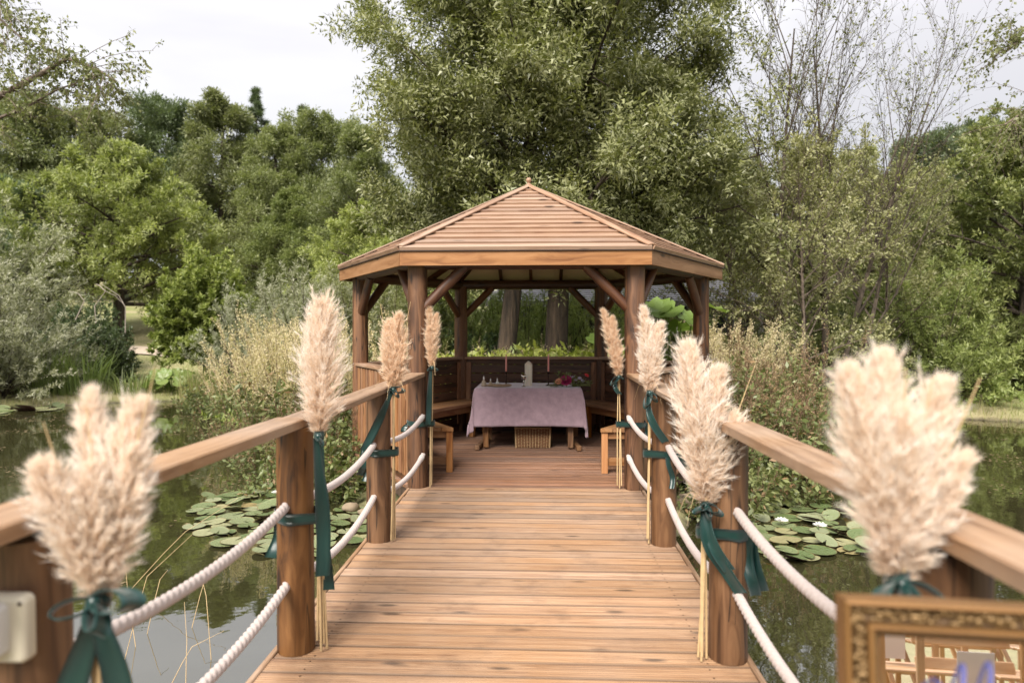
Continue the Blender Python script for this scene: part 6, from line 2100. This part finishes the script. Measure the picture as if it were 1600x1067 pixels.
# wicker basket under the table
bk = thing('wicker_basket', 'brown wicker basket on the floor under the table', 'basket', (TX + .05, TY0 + .30, 0))
BX, BY, bw, bd, bh = TX + .055, TY0 + .30, .40, .25, .245
rows = 13
mb = MB()
for r_ in range(rows):
    z = .018 + r_ * (bh - .03) / (rows - 1)
    k = 1 + .05 * r_ / rows
    pts = []
    per = 44
    for i in range(per + 1):
        a = i / per * 4
        sd = int(a) % 4
        f_ = a - int(a)
        X = (-.5 + f_, .5, .5 - f_, -.5)[sd] * bw * k
        Y = (-.5, -.5 + f_, .5, .5 - f_)[sd] * bd * k
        off = .006 * (1 if (i + r_) % 2 else -1)
        nx, ny = ((0, -1), (1, 0), (0, 1), (-1, 0))[sd]
        pts.append((BX + X + nx * off, BY + Y + ny * off, z))
    mb.tube(pts, .0085, 6, cap=False)
wv = mb.build('weave', M['wicker'], bk); wv['kind'] = 'stuff'
mb = MB()
for i in range(13):
    x = BX - bw / 2 + bw * i / 12
    mb.tube([(x, BY - bd / 2 - .004, .004), (BX + (x - BX) * 1.05, BY - bd / 2 * 1.05 - .004, bh)], .006, 6)
wv = mb.build('stakes', M['wickerlight'], bk); wv['kind'] = 'stuff'
for sx in (-1, 1):
    MB().tube([(BX + sx * bw / 2, BY - bd / 2, .0065), (BX + sx * bw / 2 * 1.05, BY - bd / 2 * 1.05, bh + .004)], .0125, 8).build('corner_post', M['wickerlight'], bk)
MB().tube([(BX - bw / 2 * 1.05, BY - bd / 2 * 1.05, bh), (BX + bw / 2 * 1.05, BY - bd / 2 * 1.05, bh), (BX + bw / 2 * 1.05, BY + bd / 2 * 1.05, bh), (BX - bw / 2 * 1.05, BY + bd / 2 * 1.05, bh), (BX - bw / 2 * 1.05, BY - bd / 2 * 1.05, bh)], .012, 8).build('rim', M['wickerlight'], bk)
MB().box((BX, BY, .012), (bw - .02, bd - .02, .012)).build('base', M['wicker'], bk)

# ------------------------------------------------------------------ weatherproof socket on the nearest post
sp = Vector((-PX + .012, PYA[0] - .083, .845))
sk = thing('outdoor_socket_box', 'cream weatherproof socket box screwed to the nearest post', 'socket box', sp)
def rrect(w, h, r, n=5):
    o_ = []
    for cx, cz, a0 in ((w / 2 - r, h / 2 - r, 0), (-w / 2 + r, h / 2 - r, 90), (-w / 2 + r, -h / 2 + r, 180), (w / 2 - r, -h / 2 + r, 270)):
        for i in range(n + 1):
            a = rad(a0 + 90 * i / n)
            o_.append((cx + r * math.cos(a), cz + r * math.sin(a)))
    return o_
def rbox(mb, c, w, h, d, r):
    prof = [(0, 0), (0, d - r * .5), (r * .25, d - r * .12), (r * .6, d)]
    vs_, n = [], None
    for ins, y in prof:
        pl = rrect(w - 2 * ins, h - 2 * ins, max(r - ins, .001))
        n = len(pl)
        vs_ += [(c[0] + x, c[1] - y, c[2] + z) for x, z in pl]
    f_ = [(i * n + k, i * n + (k + 1) % n, (i + 1) * n + (k + 1) % n, (i + 1) * n + k) for i in range(len(prof) - 1) for k in range(n)]
    mb._add(vs_, f_, True)
    mb._add(vs_[-n:], [tuple(range(n))])
    mb._add(vs_[:n], [tuple(reversed(range(n)))])
    return mb
rbox(MB(), sp, .132, .136, .028, .016).build('back_plate', M['white_plastic'], sk)
rbox(MB(), sp + Vector((-.012, -.0275, .004)), .088, .104, .030, .014).build('lid', M['clear_plastic'], sk)
rbox(MB(), sp + Vector((-.012, -.0575, .012)), .060, .062, .007, .008).build('window', M['white_plastic'], sk)
mb = MB().tube([sp + Vector((-.03 + .02 * math.cos(a), -.073, -.012 + .033 * math.sin(a))) for a in [(-1.5 + i * .35) for i in range(10)]], .0045, 7)
mb.build('catch', M['black_plastic'], sk)
for sx in (-1, 1):
    MB().lathe([(0, 0), (.004, 0), (.004, .002), (0, .0025)], (0, 0, 0), 8).build('screw', M['bronze'], sk, sp + Vector((sx * .055, -.0285, .055)), (rad(90), 0, 0))

# ------------------------------------------------------------------ gilt mirror on an easel
MW, MH = .66, .86
FS = .80
ptop = at(1309, 928, 1.0)
mir = thing('gilt_mirror', 'ornate gilt framed mirror with blue lettering propped beside the handrail', 'mirror', (0, 0, 0))
rz = rad(-4.0)
Mloc = Matrix.Translation(ptop) @ Matrix.Rotation(rz, 4, 'Z') @ Matrix.Rotation(rad(-7.5), 4, 'X') @ Matrix.Rotation(rad(.6), 4, 'Y')
def ring(prof, mat, name):
    """moulding: (inset, height) lofted round the rectangle; local x right, z down from the top left corner, -y towards the viewer"""
    mb = MB()
    vs_ = []
    for ins, hgt in [(p_[0] * FS, p_[1]) for p_ in prof]:
        for x, z in ((ins, -ins), (MW - ins, -ins), (MW - ins, -MH + ins), (ins, -MH + ins)):
            vs_.append(Mloc @ Vector((x, -hgt, z)))
    f_ = [(i * 4 + k, i * 4 + (k + 1) % 4, (i + 1) * 4 + (k + 1) % 4, (i + 1) * 4 + k) for i in range(len(prof) - 1) for k in range(4)]
    mb._add(vs_, f_)
    return mb.build(name, mat, mir)
mir.matrix_basis = Matrix.Translation(Mloc @ Vector((MW / 2, 0, -MH)))
ring([(0, -.012), (0, .020), (.003, .026), (.008, .028), (.0115, .024), (.012, .018)], M['gold'], 'outer_moulding')
ring([(.012, .018), (.018, .013), (.028, .011), (.038, .014), (.0415, .019)], M['golddark'], 'hollow')
ring([(.0415, .019), (.043, .0225), (.049, .0235), (.055, .0185), (.0585, .0125), (.0595, .008)], M['gold'], 'inner_moulding')
ring([(.0595, .0079), (.0662, .0062), (.067, .003)], M['golddark'], 'sight_edge')
q = random.Random(9)
mb = MB()
def bead(mb, x, z, hgt, r, sx=1.0, sz=1.0):
    pr = [(0, 0), (r * .95, r * .25), (r * .75, r * .75), (0, r)]
    b0_ = len(mb.v)
    mb.lathe(pr, (0, 0, 0), 7)
    for i in range(b0_, len(mb.v)):
        vx, vy, vz = mb.v[i]
        mb.v[i] = tuple(Mloc @ Vector((x + vx * sx, -hgt - vz, z + vy * sz)))
for side in range(4):
    Ls = MW if side % 2 == 0 else MH
    u = .016
    while u < Ls - .016:
        for k in range(3):
            r = q.uniform(.0035, .0075)
            t_ = q.uniform(.017, .037) * FS
            uu = u + q.uniform(-.006, .006)
            x, z = ((uu, -t_), (MW - t_, -uu), (uu, -MH + t_), (t_, -uu))[side]
            bead(mb, x, z, .0115 + q.uniform(-.001, .002), r, q.uniform(.7, 1.6), q.uniform(.7, 1.5))
        u += .0095
orn = mb.build('carved_ornament', M['goldorn'], mir); orn['kind'] = 'stuff'
mb = MB()
for side in range(4):
    Ls = MW if side % 2 == 0 else MH
    u = .068
    while u < Ls - .066:
        x, z = ((u, -.063 * FS), (MW - .063 * FS, -u), (u, -MH + .063 * FS), (.063 * FS, -u))[side]
        bead(mb, x, z, .0062, .0021, .85, .85) if side % 2 == 0 else bead(mb, x, z, .0062, .0021, .85, .85)
        u += .0056
orn = mb.build('beading', M['gold'], mir); orn['kind'] = 'stuff'
mb = MB()
mb._add([Mloc @ Vector(v) for v in ((.05, -.0034, -.05), (MW - .05, -.0034, -.05), (MW - .05, -.0034, -MH + .05), (.05, -.0034, -MH + .05))], [(0, 3, 2, 1)])
mb.build('mirror_glass', M['mirror'], mir)
mb = MB()
mb.box((0, 0, 0), (MW - .03, .010, MH - .03))
mb.v = [tuple(Mloc @ Vector((x + MW / 2, y + .006, z - MH / 2))) for x, y, z in mb.v]
mb.build('backing_board', M['shedwall'], mir)
# script lettering brushed on the glass
def stroke(mb, pts, w=.0026):
    P_ = [Vector(p) for p in pts]
    out_ = []
    for i in range(len(P_) - 1):        # Catmull-Rom
        a, b, c, d = P_[max(i - 1, 0)], P_[i], P_[i + 1], P_[min(i + 2, len(P_) - 1)]
        for k in range(5):
            t = k / 5
            out_.append(0.5 * ((2 * b) + (c - a) * t + (2 * a - 5 * b + 4 * c - d) * t * t + (3 * b - a - 3 * c + d) * t ** 3))
    out_.append(P_[-1])
    pts3 = [Mloc @ Vector((p.x, -.0042, p.y)) for p in out_]
    ws = []
    for i in range(len(out_)):
        tg = (out_[min(i + 1, len(out_) - 1)] - out_[max(i - 1, 0)]).normalized()
        ws.append(Mloc.to_3x3() @ Vector((-tg.y, 0, tg.x)) * w * (1.25 if tg.y < 0 else .8))
    mb.strip(pts3, ws, .0003, 0, 1)
mb = MB()
X0, Z0, K = .135, -.195, .105
def S_(pts, dx, k=K, w=.0026):
    stroke(mb, [(X0 + dx + x * k, Z0 + y * k, 0) for x, y in pts], w)
S_([(-.35, .55), (-.2, .75), (-.05, .80), (.02, .6), (-.02, .2), (-.08, 0)], 0)                    # M
S_([(-.08, 0), (.08, .55), (.25, 1.0), (.30, .95), (.24, .4), (.22, .05)], 0)
S_([(.22, .05), (.38, .5), (.58, 1.05), (.64, .95), (.58, .4), (.60, .05), (.72, .02), (.85, .15)], 0)
S_([(1.14, .42), (1.0, .48), (.86, .3), (.90, .05), (1.05, .05), (1.16, .3), (1.18, .45), (1.15, .1), (1.25, .03), (1.36, .16)], 0)   # a
S_([(1.36, .45), (1.36, .15), (1.46, .03), (1.6, .2), (1.66, .47), (1.64, .0), (1.56, -.38), (1.40, -.45), (1.36, -.3), (1.58, -.05), (1.86, .2)], 0)  # y
mb.build('lettering', M['ink'], mir)
# easel
ez = thing('easel', 'wooden easel holding up the gilt mirror', 'easel', (Mloc @ Vector((MW / 2, .1, 0))).to_2d().to_3d())
def lp(x, y, z):
    return Mloc @ Vector((x, y, z))
for x in (.12, MW - .12):
    top = lp(x, .032, -.10)
    bot = lp(x, .032, -MH - .02)
    bot = bot + (bot - top).normalized() * ((bot.z - .004) / max(.2, (top - bot).normalized().z))
    MB().tube([bot, top], .014, 8).build('leg', M['tableleg'], ez)
MB().tube([lp(.03, -.010, -MH - .016), lp(MW - .03, -.010, -MH - .016)], .014, 8).build('ledge', M['tableleg'], ez)
MB().tube([lp(.12, .03, -MH - .016), lp(.12, -.008, -MH - .016)], .010, 8).build('bracket', M['tableleg'], ez)
MB().tube([lp(MW - .12, .03, -MH - .016), lp(MW - .12, -.008, -MH - .016)], .010, 8).build('bracket', M['tableleg'], ez)
MB().tube([lp(.12, .032, -.35), lp(MW - .12, .032, -.35)], .010, 8).build('crossbar', M['tableleg'], ez)
tp_ = lp(MW / 2, .045, -.35)
MB().tube([tp_, (tp_.x - .02, tp_.y + .30, .008)], .012, 8).build('rear_leg', M['tableleg'], ez)

# ------------------------------------------------------------------ folding chairs on the bank behind the camera (seen in the mirror)
CZ = gz(2.2, -10.5)
def chair_proto():
    t = thing('folding_chair', 'x', 'chair', (0, 0, 0), 'wooden folding chairs seen in the mirror')
    for s in (-1, 1):
        MB().box((0, 0, 0), (.90, .032, .024), bev=.004).build('back_upright', M['chair'], t, (s * .205, -.20, .43), (0, rad(-77), rad(90)))
        MB().box((0, 0, 0), (.62, .030, .022), bev=.004).build('leg', M['chair'], t, (s * .178, -.06, .225), (0, rad(48), rad(90)))
    for z, h in ((.80, .06), (.70, .05), (.60, .05)):
        MB().box((0, 0, 0), (.40, .016, h), bev=.004).build('back_slat', M['chair'], t, (0, -.20 - (z - .43) * .231, z), (rad(13), 0, 0))
    for i in range(5):
        MB().box((0, 0, 0), (.385, .062, .016), bev=.003).build('seat_slat', M['chair'], t, (0, -.16 + i * .075, .445 + .006 * i))
    MB().box((0, 0, 0), (.36, .025, .02), bev=.003).build('stretcher', M['chair'], t, (0, -.10, .10))
    return t
ch0 = chair_proto()
first = True
rows_n = ('front row', 'second row', 'third row', 'back row')
seat_n = ('at the aisle end', 'second from the aisle', 'third from the aisle', 'fourth from the aisle', 'at the far end')
for r_ in range(4):
    for c_ in range(5):
        o = ch0 if first else copy_tree(ch0)
        first = False
        x, y = 1.15 + c_ * .54 + rng.uniform(-.03, .03), -9.15 - r_ * .86 + rng.uniform(-.03, .03)
        zc = gz(x, y) + .02
        o.location = (x, y, zc)
        o.rotation_euler = (0, 0, rng.uniform(-.06, .06))
        o['label'] = 'light wooden folding chair in the %s, %s' % (rows_n[r_], seat_n[c_])
        if (r_ + c_) % 2 == 0 or r_ == 0:
            cdd = MB().box((0, 0, 0), (.15, .21, .002)).build('order_card', M['paper'], None, (x + rng.uniform(-.06, .06), y - .135, zc + .575), (rad(-76), 0, rng.uniform(-.05, .05) + PI))
            tag(cdd, 'white printed card propped on the %s chair %s' % (rows_n[r_], seat_n[c_]), 'card', 'cards on the folding chairs')
            mb = MB()
            for k in range(7):
                mb.box((0, .08 - k * .022, .0015), (.08 + .03 * ((k * 7) % 3), .004, .0006))
            pr = mb.build('print', M['inkgrey'])
            pr.parent = cdd
